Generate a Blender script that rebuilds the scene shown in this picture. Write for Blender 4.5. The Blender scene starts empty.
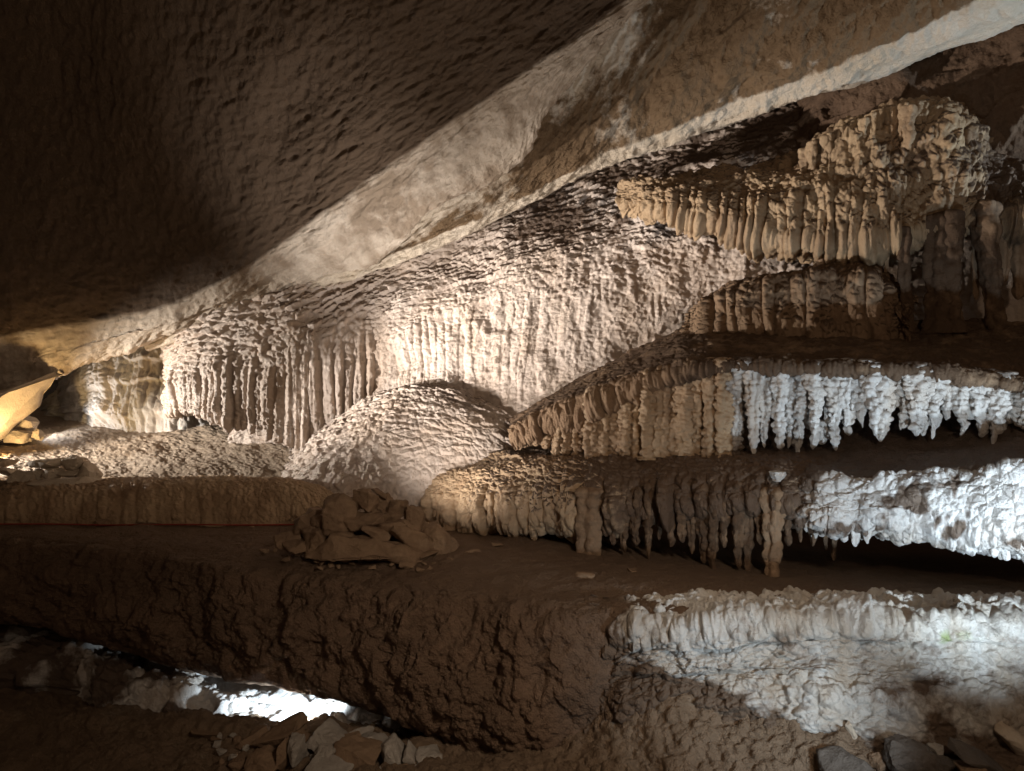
import bpy, bmesh, math, random
import numpy as np
from mathutils import Vector, Matrix, Euler

random.seed(7)
SC = bpy.context.scene
COL = SC.collection
F, CX, CY, CAMZ = 750.0, 512.0, 385.5, 1.6

# ------------------------------------------------------------------ noise
def _hash(ix, iy, iz, seed):
    h = (ix.astype(np.int64) * 374761393 + iy.astype(np.int64) * 668265263 + iz.astype(np.int64) * 2147483647 + seed * 974711) & 0xFFFFFFFF
    h = ((h ^ (h >> 13)) * 1274126177) & 0xFFFFFFFF
    h = ((h ^ (h >> 16)) * 2246822519) & 0xFFFFFFFF
    h = h ^ (h >> 15)
    return h
def _rnd(ix, iy, iz, seed):
    return (_hash(ix, iy, iz, seed) & 0xFFFFFF) / float(0x1000000)
def vnoise(P, seed=0):
    """gradient noise, about -1..1"""
    P = np.asarray(P, dtype=np.float64)
    I = np.floor(P).astype(np.int64); f = P - I
    w = f * f * f * (f * (f * 6 - 15) + 10)
    out = np.zeros(len(P))
    for dx in (0, 1):
        for dy in (0, 1):
            for dz in (0, 1):
                a = I[:, 0] + dx; b = I[:, 1] + dy; c = I[:, 2] + dz
                h = _hash(a, b, c, seed)
                gx = (h & 255) / 127.5 - 1; gy = ((h >> 8) & 255) / 127.5 - 1; gz = ((h >> 16) & 255) / 127.5 - 1
                d = gx * (f[:, 0] - dx) + gy * (f[:, 1] - dy) + gz * (f[:, 2] - dz)
                ww = (w[:, 0] if dx else 1 - w[:, 0]) * (w[:, 1] if dy else 1 - w[:, 1]) * (w[:, 2] if dz else 1 - w[:, 2])
                out += d * ww
    return out * 1.3
def fbm(P, octv=4, seed=0, gain=.5, lac=2.03):
    P = np.asarray(P); a = 1.0; s = np.zeros(len(P)); n = 0
    for i in range(octv):
        s += a * vnoise(P * lac ** i + 11.3 * i, seed + i); n += a; a *= gain
    return s / n * 1.5
def ridged(P, octv=3, seed=0):
    a = 1.0; s = np.zeros(len(P)); n = 0
    for i in range(octv):
        s += a * (1 - np.abs(vnoise(P * 2.1 ** i + 7.7 * i, seed + i)) * 1.6); n += a; a *= .5
    return s / n
def worley(P, seed=0, jit=.85, flat=False):
    """F1, F2, offset vector to nearest feature, random id"""
    P = np.asarray(P, dtype=np.float64)
    I = np.floor(P).astype(np.int64)
    n = len(P); F1 = np.full(n, 9.0); F2 = np.full(n, 9.0); V = np.zeros((n, 3)); ID = np.zeros(n)
    rng = (-1, 0, 1)
    for dx in rng:
        for dy in rng:
            for dz in ((0,) if flat else rng):
                a = I[:, 0] + dx; b = I[:, 1] + dy; c = I[:, 2] + dz
                h = _hash(a, b, c, seed)
                ox = a + .5 + jit * ((h & 1023) / 1023. - .5) - P[:, 0]
                oy = b + .5 + jit * (((h >> 10) & 1023) / 1023. - .5) - P[:, 1]
                oz = 0 if flat else c + .5 + jit * (((h >> 20) & 1023) / 1023. - .5) - P[:, 2]
                d = np.sqrt(ox * ox + oy * oy + oz * oz)
                m = d < F1
                F2 = np.where(m, F1, np.minimum(F2, d))
                F1 = np.where(m, d, F1)
                V[m, 0] = ox[m]; V[m, 1] = oy[m]
                if not flat: V[m, 2] = oz[m]
                ID = np.where(m, (h & 0xFFFF) / 65535., ID)
    return F1, F2, V, ID
def sst(a, b, x):
    t = np.clip((x - a) / (b - a), 0, 1); return t * t * (3 - 2 * t)
def dome(F1, r=.8):
    return np.sqrt(np.clip(1 - (F1 / r) ** 2, 0, 1))
def v3(a, b, c=None):
    return np.stack([a, b, np.zeros_like(a) if c is None else c], 1)

# ------------------------------------------------------------------ pixels to points
def U(px, py, d):
    return np.array([(px - CX) / F * d, d, CAMZ + (CY - py) / F * d])

# ------------------------------------------------------------------ materials
class NT:
    def __init__(s, name):
        s.m = bpy.data.materials.new(name); s.m.use_nodes = True
        s.t = s.m.node_tree; s.t.nodes.clear()
        s.out = s.t.nodes.new('ShaderNodeOutputMaterial')
        s.b = s.t.nodes.new('ShaderNodeBsdfPrincipled')
        s.t.links.new(s.b.outputs[0], s.out.inputs[0])
        s.tc = s.t.nodes.new('ShaderNodeTexCoord')
        s.geo = s.t.nodes.new('ShaderNodeNewGeometry')
    def n(s, typ, **kw):
        o = s.t.nodes.new(typ)
        for k, v in kw.items(): setattr(o, k, v)
        return o
    def link(s, a, b): s.t.links.new(a, b)
    def pos(s, scale=(1, 1, 1)):
        mp = s.n('ShaderNodeMapping'); mp.inputs['Scale'].default_value = scale
        s.link(s.geo.outputs['Position'], mp.inputs['Vector']); return mp.outputs[0]
    def noise(s, scale, detail=6, rough=.6, vec=None, dist=0.):
        o = s.n('ShaderNodeTexNoise'); o.inputs['Scale'].default_value = scale; o.inputs['Detail'].default_value = detail
        o.inputs['Roughness'].default_value = rough; o.inputs['Distortion'].default_value = dist
        s.link(vec or s.geo.outputs['Position'], o.inputs['Vector']); return o.outputs['Fac']
    def voro(s, scale, vec=None):
        o = s.n('ShaderNodeTexVoronoi'); o.inputs['Scale'].default_value = scale
        s.link(vec or s.geo.outputs['Position'], o.inputs['Vector']); return o.outputs['Distance']
    def ramp(s, fac, stops):
        o = s.n('ShaderNodeValToRGB'); cr = o.color_ramp
        while len(cr.elements) > 1: cr.elements.remove(cr.elements[-1])
        for i, (p, c) in enumerate(stops):
            e = cr.elements[0] if i == 0 else cr.elements.new(p)
            e.position = p; e.color = (*c, 1) if len(c) == 3 else c
        s.link(fac, o.inputs[0]); return o.outputs[0]
    def math(s, op, a, b=None, clamp=False):
        o = s.n('ShaderNodeMath', operation=op); o.use_clamp = clamp
        for i, v in enumerate((a, b)):
            if v is None: continue
            if isinstance(v, (int, float)): o.inputs[i].default_value = v
            else: s.link(v, o.inputs[i])
        return o.outputs[0]
    def mix(s, fac, a, b):
        o = s.n('ShaderNodeMix', data_type='RGBA')
        if isinstance(fac, (int, float)): o.inputs[0].default_value = fac
        else: s.link(fac, o.inputs[0])
        for i, v in ((6, a), (7, b)):
            if isinstance(v, tuple): o.inputs[i].default_value = (*v, 1)
            else: s.link(v, o.inputs[i])
        return o.outputs[2]
    def attr(s, name):
        o = s.n('ShaderNodeAttribute'); o.attribute_name = name; return o.outputs['Fac']
    def bump(s, h, strength=.5, dist=.01, prev=None):
        o = s.n('ShaderNodeBump'); o.inputs['Strength'].default_value = strength; o.inputs['Distance'].default_value = dist
        s.link(h, o.inputs['Height'])
        if prev is not None: s.link(prev, o.inputs['Normal'])
        return o.outputs[0]

def rock_mat(name, clean, clean2, silt, rough=.85, patch=2.0, fine=60., bump=.6, spec=.25, moss=False, grit=.014, stain=None, sscale=9, samp=.9):
    t = NT(name)
    big = t.noise(patch, 7, .62)
    c = t.mix(t.ramp(big, [(.34, (0, 0, 0)), (.66, (1, 1, 1))]), clean, clean2)
    sp = t.noise(28, 5, .7)
    c = t.mix(t.ramp(sp, [(.3, (.0, .0, .0)), (.75, (.45, .45, .45))]), c, tuple(v * .72 for v in clean2))
    if stain:
        st = t.math('MULTIPLY', t.noise(1.0, 5, .6, t.pos((5, 5, .9))), t.noise(1.4, 3, .5))
        c = t.mix(t.ramp(st, [(.20, (0, 0, 0)), (.36, (.75, .75, .75))]), c, stain)
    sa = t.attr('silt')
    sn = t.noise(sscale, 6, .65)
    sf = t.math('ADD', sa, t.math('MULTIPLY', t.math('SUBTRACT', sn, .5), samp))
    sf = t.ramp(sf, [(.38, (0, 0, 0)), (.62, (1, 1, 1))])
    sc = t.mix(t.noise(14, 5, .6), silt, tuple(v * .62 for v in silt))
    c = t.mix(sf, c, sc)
    if moss:
        ma = t.math('ADD', t.attr('moss'), t.math('MULTIPLY', t.math('SUBTRACT', t.noise(22, 4, .6), .5), .8))
        mf = t.ramp(ma, [(.42, (0, 0, 0)), (1.0, (.8, .8, .8))])
        c = t.mix(mf, c, (.20, .25, .07))
    t.link(c, t.b.inputs['Base Color'])
    t.link(t.ramp(t.noise(6, 4, .6), [(.3, (rough - .12,) * 3), (.7, (min(1, rough + .08),) * 3)]), t.b.inputs['Roughness'])
    t.b.inputs['Specular IOR Level'].default_value = spec
    b0 = t.bump(t.noise(17, 8, .66), min(1, bump * 1.2), grit * 1.8)
    b1 = t.bump(t.noise(fine, 8, .72), min(1, bump * 1.6), grit, b0)
    b2 = t.bump(t.voro(fine * 1.6), bump * .7, grit * .6, b1)
    t.link(b2, t.b.inputs['Normal'])
    return t.m

CREAM = (.62, .515, .44); CREAM2 = (.52, .415, .34)
M = {}
M['flow'] = rock_mat('pale_flowstone', CREAM, CREAM2, (.135, .083, .052), .55, 1.3, 55, .5, .5, stain=(.50, .38, .29))
M['flow_tan'] = rock_mat('tan_flowstone', (.52, .375, .235), (.42, .28, .165), (.13, .078, .046), .58, 1.7, 60, .55, .45, stain=(.27, .165, .09))
M['flow_ochre'] = rock_mat('ochre_flowstone', (.46, .32, .185), (.35, .23, .13), (.12, .072, .042), .62, 1.9, 60, .6, .45, stain=(.20, .12, .065))
M['flow_brown'] = rock_mat('brown_flowstone', (.33, .22, .135), (.25, .16, .095), (.125, .075, .044), .82, 2.0, 60, .6, stain=(.20, .12, .07))
M['flow_white'] = rock_mat('white_crust', (.66, .63, .60), (.56, .52, .48), (.15, .10, .068), .55, 2.4, 60, .6, .5, stain=(.47, .38, .30))
M['crust_band'] = rock_mat('white_crust_band', (.62, .595, .56), (.46, .42, .37), (.17, .115, .078), .7, 2.6, 60, .6, moss=True, stain=(.36, .28, .20))
M['bench'] = rock_mat('brown_bench_rock', (.26, .168, .112), (.165, .106, .07), (.22, .145, .096), .9, 2.4, 50, .8, .15, grit=.02)
M['soil'] = rock_mat('brown_cave_soil', (.30, .21, .14), (.22, .15, .097), (.38, .285, .20), .92, 3.0, 70, .9, .12, grit=.02)
M['ceil'] = rock_mat('shade_painted_ceiling', (.62, .53, .44), (.52, .43, .34), (.115, .076, .049), .85, 1.2, 45, .7, .2, sscale=2.5, samp=.30, stain=(.2, .14, .09))  # pale lip colours, plus a dark tone standing in for shade
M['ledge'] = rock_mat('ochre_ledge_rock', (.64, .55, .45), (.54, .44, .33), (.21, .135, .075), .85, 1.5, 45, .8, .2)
M['lip'] = rock_mat('pale_lip_rock', (.62, .54, .45), (.55, .47, .38), (.22, .14, .08), .8, 1.8, 60, .6, .2)
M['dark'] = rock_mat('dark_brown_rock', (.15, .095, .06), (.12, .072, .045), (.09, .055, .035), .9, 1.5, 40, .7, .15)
M['grey'] = rock_mat('grey_far_rock', (.22, .22, .22), (.17, .165, .165), (.12, .11, .10), .85, 1.5, 40, .6, .2)
M['floor'] = rock_mat('pale_gritty_floor', (.50, .40, .31), (.38, .29, .21), (.25, .165, .10), .85, 2.2, 70, .9, .2, grit=.02)
M['rock_brown'] = rock_mat('brown_loose_rock', (.30, .20, .125), (.20, .13, .082), (.38, .265, .17), .85, 5, 60, .6, .2, grit=.008)
M['rock_grey'] = rock_mat('grey_loose_rock', (.42, .38, .33), (.31, .27, .23), (.24, .18, .13), .8, 6, 60, .6, .25, grit=.008)
M['rock_dark'] = rock_mat('dark_loose_rock', (.13, .105, .085), (.09, .072, .058), (.14, .105, .08), .8, 6, 60, .7, .25, grit=.008)
M['rock_pale'] = rock_mat('pale_loose_rock', (.55, .46, .36), (.46, .37, .28), (.35, .25, .17), .8, 5, 60, .6, .25, grit=.008)
def plain(name, col, rough):
    t = NT(name); c = t.mix(t.noise(30, 4), col, tuple(v * .7 for v in col))
    t.link(c, t.b.inputs['Base Color']); t.b.inputs['Roughness'].default_value = rough
    return t.m
M['cable'] = plain('red_cable', (.30, .035, .02), .5)

# ------------------------------------------------------------------ objects
def thing(name, label, cat, loc, group=None):
    o = bpy.data.objects.new(name, None); COL.objects.link(o)
    o.empty_display_size = .1
    o.location = loc; o['label'] = label; o['category'] = cat
    if group: o['group'] = group
    return o
def tag(o, label, cat, group=None):
    o['label'] = label; o['category'] = cat
    if group: o['group'] = group
    return o
def struct(o):
    o['kind'] = 'structure'; return o
def mesh_obj(name, V, quads, mat, parent=None, attrs=None, smooth=True, tris=False):
    V = np.asarray(V, dtype=np.float32)
    if parent is not None: V = V - np.array(parent.location, dtype=np.float32)
    me = bpy.data.meshes.new(name)
    q = np.asarray(quads, dtype=np.int32); k = q.shape[1]
    me.vertices.add(len(V)); me.vertices.foreach_set('co', V.ravel())
    me.loops.add(q.size); me.loops.foreach_set('vertex_index', q.ravel())
    me.polygons.add(len(q)); me.polygons.foreach_set('loop_start', np.arange(0, q.size, k, dtype=np.int32))
    me.polygons.foreach_set('use_smooth', np.full(len(q), smooth))
    me.update(); me.validate()
    for nm in ('silt', 'moss'):
        a = (attrs or {}).get(nm)
        if a is None:
            if nm == 'moss': continue
            a = np.zeros(len(V))
        at = me.attributes.new(nm, 'FLOAT', 'POINT'); at.data.foreach_set('value', np.asarray(a, dtype=np.float32))
    me.materials.append(mat)
    o = bpy.data.objects.new(name, me); COL.objects.link(o)
    if parent is not None: o.parent = parent
    return o

def crom(C, n):
    """Catmull-Rom along axis 0 of C (k,...) to n samples"""
    k = len(C); t = np.linspace(0, k - 1, n); i = np.minimum(t.astype(int), k - 2); f = (t - i)
    sh = (-1,) + (1,) * (C.ndim - 1); f = f.reshape(sh)
    p1 = C[i]; p2 = C[i + 1]
    p0 = np.where((i > 0).reshape(sh), C[np.maximum(i - 1, 0)], 2 * p1 - p2)
    p3 = np.where((i < k - 2).reshape(sh), C[np.minimum(i + 2, k - 1)], 2 * p2 - p1)
    return .5 * (2 * p1 + (p2 - p0) * f + (2 * p0 - 5 * p1 + 4 * p2 - p3) * f ** 2 + (3 * p1 - p0 - 3 * p2 + p3) * f ** 3)

def grid_normals(G):
    du = np.gradient(G, axis=1); dv = np.gradient(G, axis=0)
    N = np.cross(du, dv); L = np.linalg.norm(N, axis=2, keepdims=True)
    return N / np.maximum(L, 1e-12)

class Ctx: pass
def grid(ctrl, nu, nv, world=False):
    C = np.array([[(p if world else U(*p)) for p in row] for row in ctrl], dtype=np.float64)   # rows, cols, 3
    A = crom(C, nv)
    G = np.swapaxes(crom(np.swapaxes(A, 0, 1), nu), 0, 1)
    return G
def patch(name, ctrl, nu, nv, disp, mat, parent=None, silt=None, moss=None, flip=None):
    G = grid(ctrl, nu, nv)
    N = grid_normals(G)
    cam = np.array([0, 0, CAMZ])
    s = np.sign(np.mean(np.sum(N * (cam - G), axis=2)))
    if flip: s = -s
    N = N * s
    c = Ctx()
    c.G = G; c.P = G.reshape(-1, 3); c.N = N.reshape(-1, 3)
    du = np.linalg.norm(np.diff(G, axis=1), axis=2); dv = np.linalg.norm(np.diff(G, axis=0), axis=2)
    S = np.concatenate([[0], np.cumsum(du.mean(0))]); T = np.concatenate([[0], np.cumsum(dv.mean(1))])
    SS, TT = np.meshgrid(S, T); c.s = SS.ravel(); c.t = TT.ravel()
    uu, vv = np.meshgrid(np.linspace(0, 1, nu), np.linspace(0, 1, nv)); c.u = uu.ravel(); c.v = vv.ravel()
    d = disp(c)
    if isinstance(d, tuple): d, extra = d
    else: extra = 0
    P = c.P + c.N * d[:, None] + extra
    c.G2 = P.reshape(nv, nu, 3)
    c.N2 = (grid_normals(c.G2) * s).reshape(-1, 3); c.P2 = P
    idx = np.arange(nu * nv).reshape(nv, nu)
    a, b, e, f = idx[:-1, :-1].ravel(), idx[:-1, 1:].ravel(), idx[1:, 1:].ravel(), idx[1:, :-1].ravel()
    Q = np.stack([a, b, e, f], 1) if s > 0 else np.stack([a, f, e, b], 1)
    at = {}
    at['silt'] = silt(c) if silt else np.zeros(len(P))
    if moss: at['moss'] = moss(c)
    return mesh_obj(name, P, Q, mat, parent, at)

def lerp_prof(x, xs, ys): return np.interp(x, xs, ys)

# displacement vocabulary ---------------------------------------------------
def popcorn(c, cell, h, seed=1, ax=1., ay=1., tilt=.5, warp=.45):
    """cauliflower bumps that hang a little: each sticks out most at its lower end (t runs downward)"""
    B = v3(c.s, c.t) / cell
    w = (fbm(B * .23, 2, seed + 50) + .5 * fbm(B * .8 + 7, 2, seed + 51)) * warp
    w2 = (fbm(B * .23 + 31, 2, seed + 60) + .5 * fbm(B * .8 + 19, 2, seed + 61)) * warp
    ang = .35 * math.sin(seed * 1.7)
    x = c.s / (cell * ax); y = c.t / (cell * ay)
    k = 1 + .28 * fbm(B * .06 + 3, 2, seed + 70)
    Q = v3((x * math.cos(ang) - y * math.sin(ang)) * 1.0 + w * 1.3 + 3 * k, (x * math.sin(ang) + y * math.cos(ang)) + w2 * 1.3 + 3 * k)
    F1, F2, V, ID = worley(Q, seed, jit=1.0, flat=True)
    sz = .55 + .75 * ID
    return h * sz * (.55 * dome(F1, .98) + .45 * np.sqrt(sst(-.05, .55, F2 - F1))) * (1 - tilt * np.clip(V[:, 1] + .1, -.6, .6))
def flutes(c, pitch, h, seed=3, warp=.5, sharp=.5):
    x = c.s / pitch + 1.6 * warp * fbm(v3(c.s / pitch * .22, c.t / pitch * .06), 3, seed) + .22 * fbm(v3(c.s / pitch * .8, c.t / pitch * .35), 2, seed + 4)
    i = np.floor(x); f = x - i
    z = np.zeros_like(x)
    j = .28 * (_rnd(i, z, z, seed) - .5); f2 = np.clip((f - .5 - j) / .5, -1, 1)
    hh = (.35 + 1.1 * _rnd(i, z + 5, z, seed)) * (.75 + .6 * fbm(v3(i * .77, c.t / pitch * .22), 2, seed + 8))
    return h * hh * (1 - np.abs(f2) ** 2) ** sharp
def bands(c, pitch, h, seed=5, warp=.4):
    x = c.t / pitch + warp * fbm(v3(c.s / pitch * .22, c.t / pitch * .5), 3, seed)
    f = x - np.floor(x)
    return h * (f ** 1.6) * (1 - sst(.86, 1, f))

# ------------------------------------------------------------------ stalactites
def tube(name, top, L, r0, r1, mat, parent, seed=0, nu=40, nv=70, cell=.05, amp=.25, lean=(0, 0), flare=0., tip=True, silt=None, squash=1., beadz=1.2, wob=.18, foot=0.):
    top = np.asarray(top, float)
    v = np.linspace(0, 1, nv); a = np.linspace(0, 2 * np.pi, nu, endpoint=False)
    R = r0 + (r1 - r0) * v ** .9
    R = R * (1 + .30 * fbm(v3(v * max(2.5, L * 9) + seed * 1.37, v * 0 + seed * .77), 2, seed + 7))
    R = R * (1 + flare * np.exp(-v / .10))
    if foot: R = R * (1 + foot * np.exp(-(1 - v) / .09))
    if tip: R = R * np.sqrt(np.clip(1 - np.clip((v - .86) / .14, 0, 1) ** 2, .0004, 1))
    R = R * np.sqrt(np.clip(1 - np.clip(1 - v / .07, 0, 1) ** 2, .0004, 1))
    A, Vv = np.meshgrid(a, v)
    ca, sa = np.cos(A).ravel(), np.sin(A).ravel(); vf = Vv.ravel()
    RR = np.repeat(R, nu)
    cx = top[0] + lean[0] * vf + wob * r0 * vnoise(v3(vf * 3 + seed * 7.1, vf * 0 + seed), seed)
    cy = top[1] + lean[1] * vf + wob * r0 * vnoise(v3(vf * 3 + seed * 3.7, vf * 0 + seed + 9), seed)
    z = top[2] - L * vf
    D = v3(ca, sa, np.zeros_like(ca))
    lob = .16 * np.sin(3 * A.ravel() + seed) + .10 * np.sin(5 * A.ravel() + 2 * seed + 2 * vf)
    P = v3(cx, cy, z) + D * (RR * (1 + lob))[:, None] * np.array([1, squash, 1])
    F1, F2, _, ID = worley(P / np.array([cell, cell, cell * beadz]) + seed * 3.3, seed)
    k = np.minimum(1, RR / max(r0 * .5, 1e-6))
    P = P + D * ((dome(F1, .8) * (.6 + .6 * ID) - .55) * amp * r0 * k)[:, None]
    P = P + D * (fbm(P * 9, 3, seed) * .12 * r0 * k)[:, None]
    idx = np.arange(nu * nv).reshape(nv, nu); n = np.roll(idx, -1, axis=1)
    Q = np.stack([idx[:-1].ravel(), idx[1:].ravel(), n[1:].ravel(), n[:-1].ravel()], 1)
    st = np.zeros(len(P)) if silt is None else np.full(len(P), silt) if not callable(silt) else silt(P, vf)
    return mesh_obj(name, P, Q, mat, parent, {'silt': st})
def hang(parent, px, py0, py1, d, wpx, mat, seed, wtip=None, name='stalactite', **kw):
    top = U(px, py0, d); L = (py1 - py0) / F * d; r0 = wpx * .5 / F * d
    r1 = (wtip if wtip is not None else wpx * .35) * .5 / F * d
    return tube(name, top, L, r0, r1, mat, parent, seed, **kw)

# ------------------------------------------------------------------ rocks
def rock(name, label, px, py, d, w, h, mat, ang=0., dep=None, seed=0, cat='rock', group=None, yaw=None, round_=0., sub=4, rough=1., silt=.15, loc=None):
    """angular stone: hull of scattered points, softened edges, chipped and pitted. w,h in photo pixels at distance d."""
    rnd = random.Random(seed * 77 + 5)
    W = w / F * d; H = h / F * d; D = dep if dep else (W * .5 + H * .35)
    bm = bmesh.new()
    n = 15 if round_ < .5 else 40
    for i in range(n):
        while True:
            p = Vector((rnd.uniform(-1, 1), rnd.uniform(-1, 1), rnd.uniform(-1, 1)))
            l = p.length
            if l > .25: break
        m = max(abs(p.x), abs(p.y), abs(p.z))
        q = p / m * (1 - round_) + p / l * round_
        q *= rnd.uniform(.86, 1.0)
        bm.verts.new((q.x * .5, q.y * .5, q.z * .5))
    r = bmesh.ops.convex_hull(bm, input=bm.verts)
    bmesh.ops.delete(bm, geom=[g for g in r['geom_interior'] if isinstance(g, bmesh.types.BMVert)], context='VERTS')
    xs = [v.co.x for v in bm.verts]; ys = [v.co.y for v in bm.verts]; zs = [v.co.z for v in bm.verts]
    for v in bm.verts:
        v.co = Vector(((v.co.x - min(xs)) / (max(xs) - min(xs)) - .5, (v.co.y - min(ys)) / (max(ys) - min(ys)) - .5, (v.co.z - min(zs)) / (max(zs) - min(zs)) - .5))
        v.co.x *= W; v.co.y *= D; v.co.z *= H
    bmesh.ops.dissolve_limit(bm, angle_limit=.12, verts=bm.verts, edges=bm.edges)
    bmesh.ops.bevel(bm, geom=bm.edges[:], offset=min(W, H, D) * (.05 + .06 * round_), segments=2, affect='EDGES', profile=.6, clamp_overlap=True)
    bmesh.ops.triangulate(bm, faces=bm.faces[:])
    for it in range(sub):
        L = max(W, D, H) / (3.0 * 1.75 ** it)
        es = [e for e in bm.edges if e.calc_length() > L]
        if not es: continue
        bmesh.ops.subdivide_edges(bm, edges=es, cuts=1, use_grid_fill=True)
        bmesh.ops.triangulate(bm, faces=[f for f in bm.faces if len(f.verts) > 3])
        if len(bm.verts) > 5000: break
    bm.normal_update()
    P = np.array([v.co[:] for v in bm.verts]); N = np.array([v.normal[:] for v in bm.verts])
    m = min(W, H, D); sc = max(W, H, D)
    off = seed * 5.17
    dd = fbm(P / sc * 3.2 + off, 4, seed) * m * .10 + fbm(P / sc * 11 + off, 3, seed + 3) * m * .035
    st = P[:, 2] / m * 6 + 1.5 * fbm(P / sc * 2 + off, 2, seed + 9)
    dd += (np.abs((st % 1) - .5) - .25) * m * .035
    P = P + N * (dd * rough)[:, None]
    Fc = np.array([[v.index for v in f.verts] for f in bm.faces])
    bm.verts.index_update(); Fc = np.array([[v.index for v in f.verts] for f in bm.faces])
    bm.free()
    R = Matrix.Rotation(math.radians(ang), 3, 'Y') @ Matrix.Rotation(math.radians(yaw if yaw is not None else rnd.uniform(-25, 25)), 3, 'Z')
    P = P @ np.array(R).T
    c = np.array(loc) if loc is not None else U(px, py, d)
    zmin = P[:, 2].min()
    base = c + np.array([0, 0, zmin])
    P = P - np.array([0, 0, zmin])
    o = mesh_obj(name, P, Fc, mat, None, {'silt': np.full(len(P), silt)})
    o.location = base
    try:
        o.data.set_sharp_from_angle(angle=math.radians(48))
    except Exception: pass
    tag(o, label, cat, group)
    return o
# ================================================================== CEILING
# near slab: comes from over the viewer, dips to a crease, rolls under to a pale lip
crease = [(-330, 392, 10.5), (-120, 356, 9.9), (0, 338, 9.5), (100, 322, 9.0), (180, 301, 8.6), (250, 265, 8.2), (330, 214, 7.7), (420, 148, 7.1), (500, 92, 6.6), (560, 52, 6.2), (640, -8, 5.7), (760, -95, 5.1)]
mid = [(-330, 160, 9.3), (-120, 150, 8.7), (0, 150, 8.3), (90, 140, 7.9), (160, 120, 7.6), (230, 95, 7.3), (305, 60, 6.95), (385, 10, 6.5), (470, -40, 6.05), (540, -85, 5.7), (630, -135, 5.25), (760, -210, 4.7)]
near = [(-330, -150, 7.2), (-120, -150, 6.8), (0, -150, 6.5), (90, -160, 6.3), (160, -170, 6.1), (230, -185, 5.9), (310, -200, 5.7), (400, -225, 5.4), (490, -250, 5.1), (570, -280, 4.8), (660, -310, 4.5), (790, -380, 4.0)]
over = [(x * 1.0, y - 700, d * .45) for x, y, d in near]
lip = [(-330, 425, 10.8), (-120, 402, 10.2), (0, 391, 9.9), (90, 364, 9.5), (180, 331, 9.1), (270, 296, 8.7), (372, 264, 8.2), (438, 208, 7.6), (515, 168, 7.15), (553, 104, 6.65), (649, -1, 5.95), (768, -90, 5.3)]
lipb = [(x + 4, y - 34, d + .55) for x, y, d in lip]
lipc = [(x + 10, y - 90, d + 1.3) for x, y, d in lip]
half = [tuple((a + b) / 2 for a, b in zip(p, q)) for p, q in zip(crease, lip)]
half = [(x, y + 3, d - .05) for x, y, d in half]
def d_ceil(c):
    # soft ripples running along the slope, blended off across the lip
    Q = np.stack([c.s, c.t, 0 * c.s], 1)
    wx = c.s * .55 + c.t * .30; wy = c.t * 1.0 - c.s * .10
    W = .35 * fbm(Q * .9, 3, 11)
    r1 = ridged(v3(wx * 2.0 + W, wy * 5.5 + W * 2), 3, 12)
    r2 = ridged(v3(wx * 5 + W, wy * 13 + W * 3), 2, 14)
    big = fbm(Q * .8, 3, 15)
    pits = np.clip(fbm(v3(wx * 3.5, wy * 5.0), 3, 17) - .38, 0, 1)
    W2 = .5 * fbm(Q * 3, 2, 10)
    r3 = ridged(v3(wx * 10 + W2 * 1.5, wy * 24 + W2 * 5), 3, 9)
    e = sst(.47, .42, c.v)
    lipn = fbm(Q * 2.2, 4, 18) * .06 + fbm(Q * 9, 4, 19) * .035 + fbm(Q * 22, 3, 20) * .012
    return e * (r1 * .030 + r2 * .032 + r3 * .028 + fbm(Q * 8, 4, 8) * .03 + big * .07 - pits * .10 - .05) + (1 - e) * lipn + .05 * big
def shade_ceil(c):
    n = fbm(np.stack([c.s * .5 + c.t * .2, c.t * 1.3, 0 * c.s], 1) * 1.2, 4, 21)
    return .95 + .1 * n - 1.15 * sst(.405, .452, c.v + .012 * n)  # underside painted dark up to the crease, as if turned from the lamps
ceil = struct(patch('ceiling', [over, near, mid, crease, half, lip, lipb, lipc], 560, 620, d_ceil, M['ceil'], silt=shade_ceil))
ceil['label'] = 'rippled cave ceiling with painted shade'

# second ledge behind it: ochre underside, bottom lip paled in colour for the light it catches
lo = [(150, 350, 9.5), (300, 296, 8.75), (378, 270, 8.3), (455, 240, 8.05), (530, 203, 7.8), (592, 170, 7.6), (660, 145, 7.4), (740, 121, 7.1), (800, 98, 6.85), (868, 82, 6.55), (940, 52, 6.25), (1024, 22, 5.9), (1180, -60, 5.4)]
up = [(150, 342, 9.4), (300, 286, 8.6), (376, 262, 8.15), (450, 232, 7.9), (524, 196, 7.65), (586, 163, 7.45), (655, 136, 7.2), (730, 108, 6.85), (790, 82, 6.55), (852, 56, 6.2), (918, 24, 5.85), (985, -12, 5.45), (1140, -100, 4.9)]
m1 = [(180, 300, 9.3), (325, 245, 8.5), (400, 218, 8.0), (480, 188, 7.7), (545, 150, 7.4), (600, 110, 7.15), (660, 75, 6.9), (730, 45, 6.5), (790, 20, 6.2), (850, -8, 5.85), (910, -35, 5.5), (975, -70, 5.1), (1100, -150, 4.6)]
m2 = [(200, 250, 9.2), (340, 190, 8.4), (420, 160, 7.9), (500, 110, 7.5), (565, 70, 7.1), (620, 30, 6.8), (680, -10, 6.5), (745, -40, 6.2), (800, -70, 5.8), (860, -95, 5.5), (920, -120, 5.2), (980, -150, 4.8), (1100, -230, 4.3)]
m3 = [(x, y - 200, d - .6) for x, y, d in m2]
ub = [(x + 4, y - 22, d + .5) for x, y, d in lo]
uc = [(x + 8, y - 60, d + 1.4) for x, y, d in lo]
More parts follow.
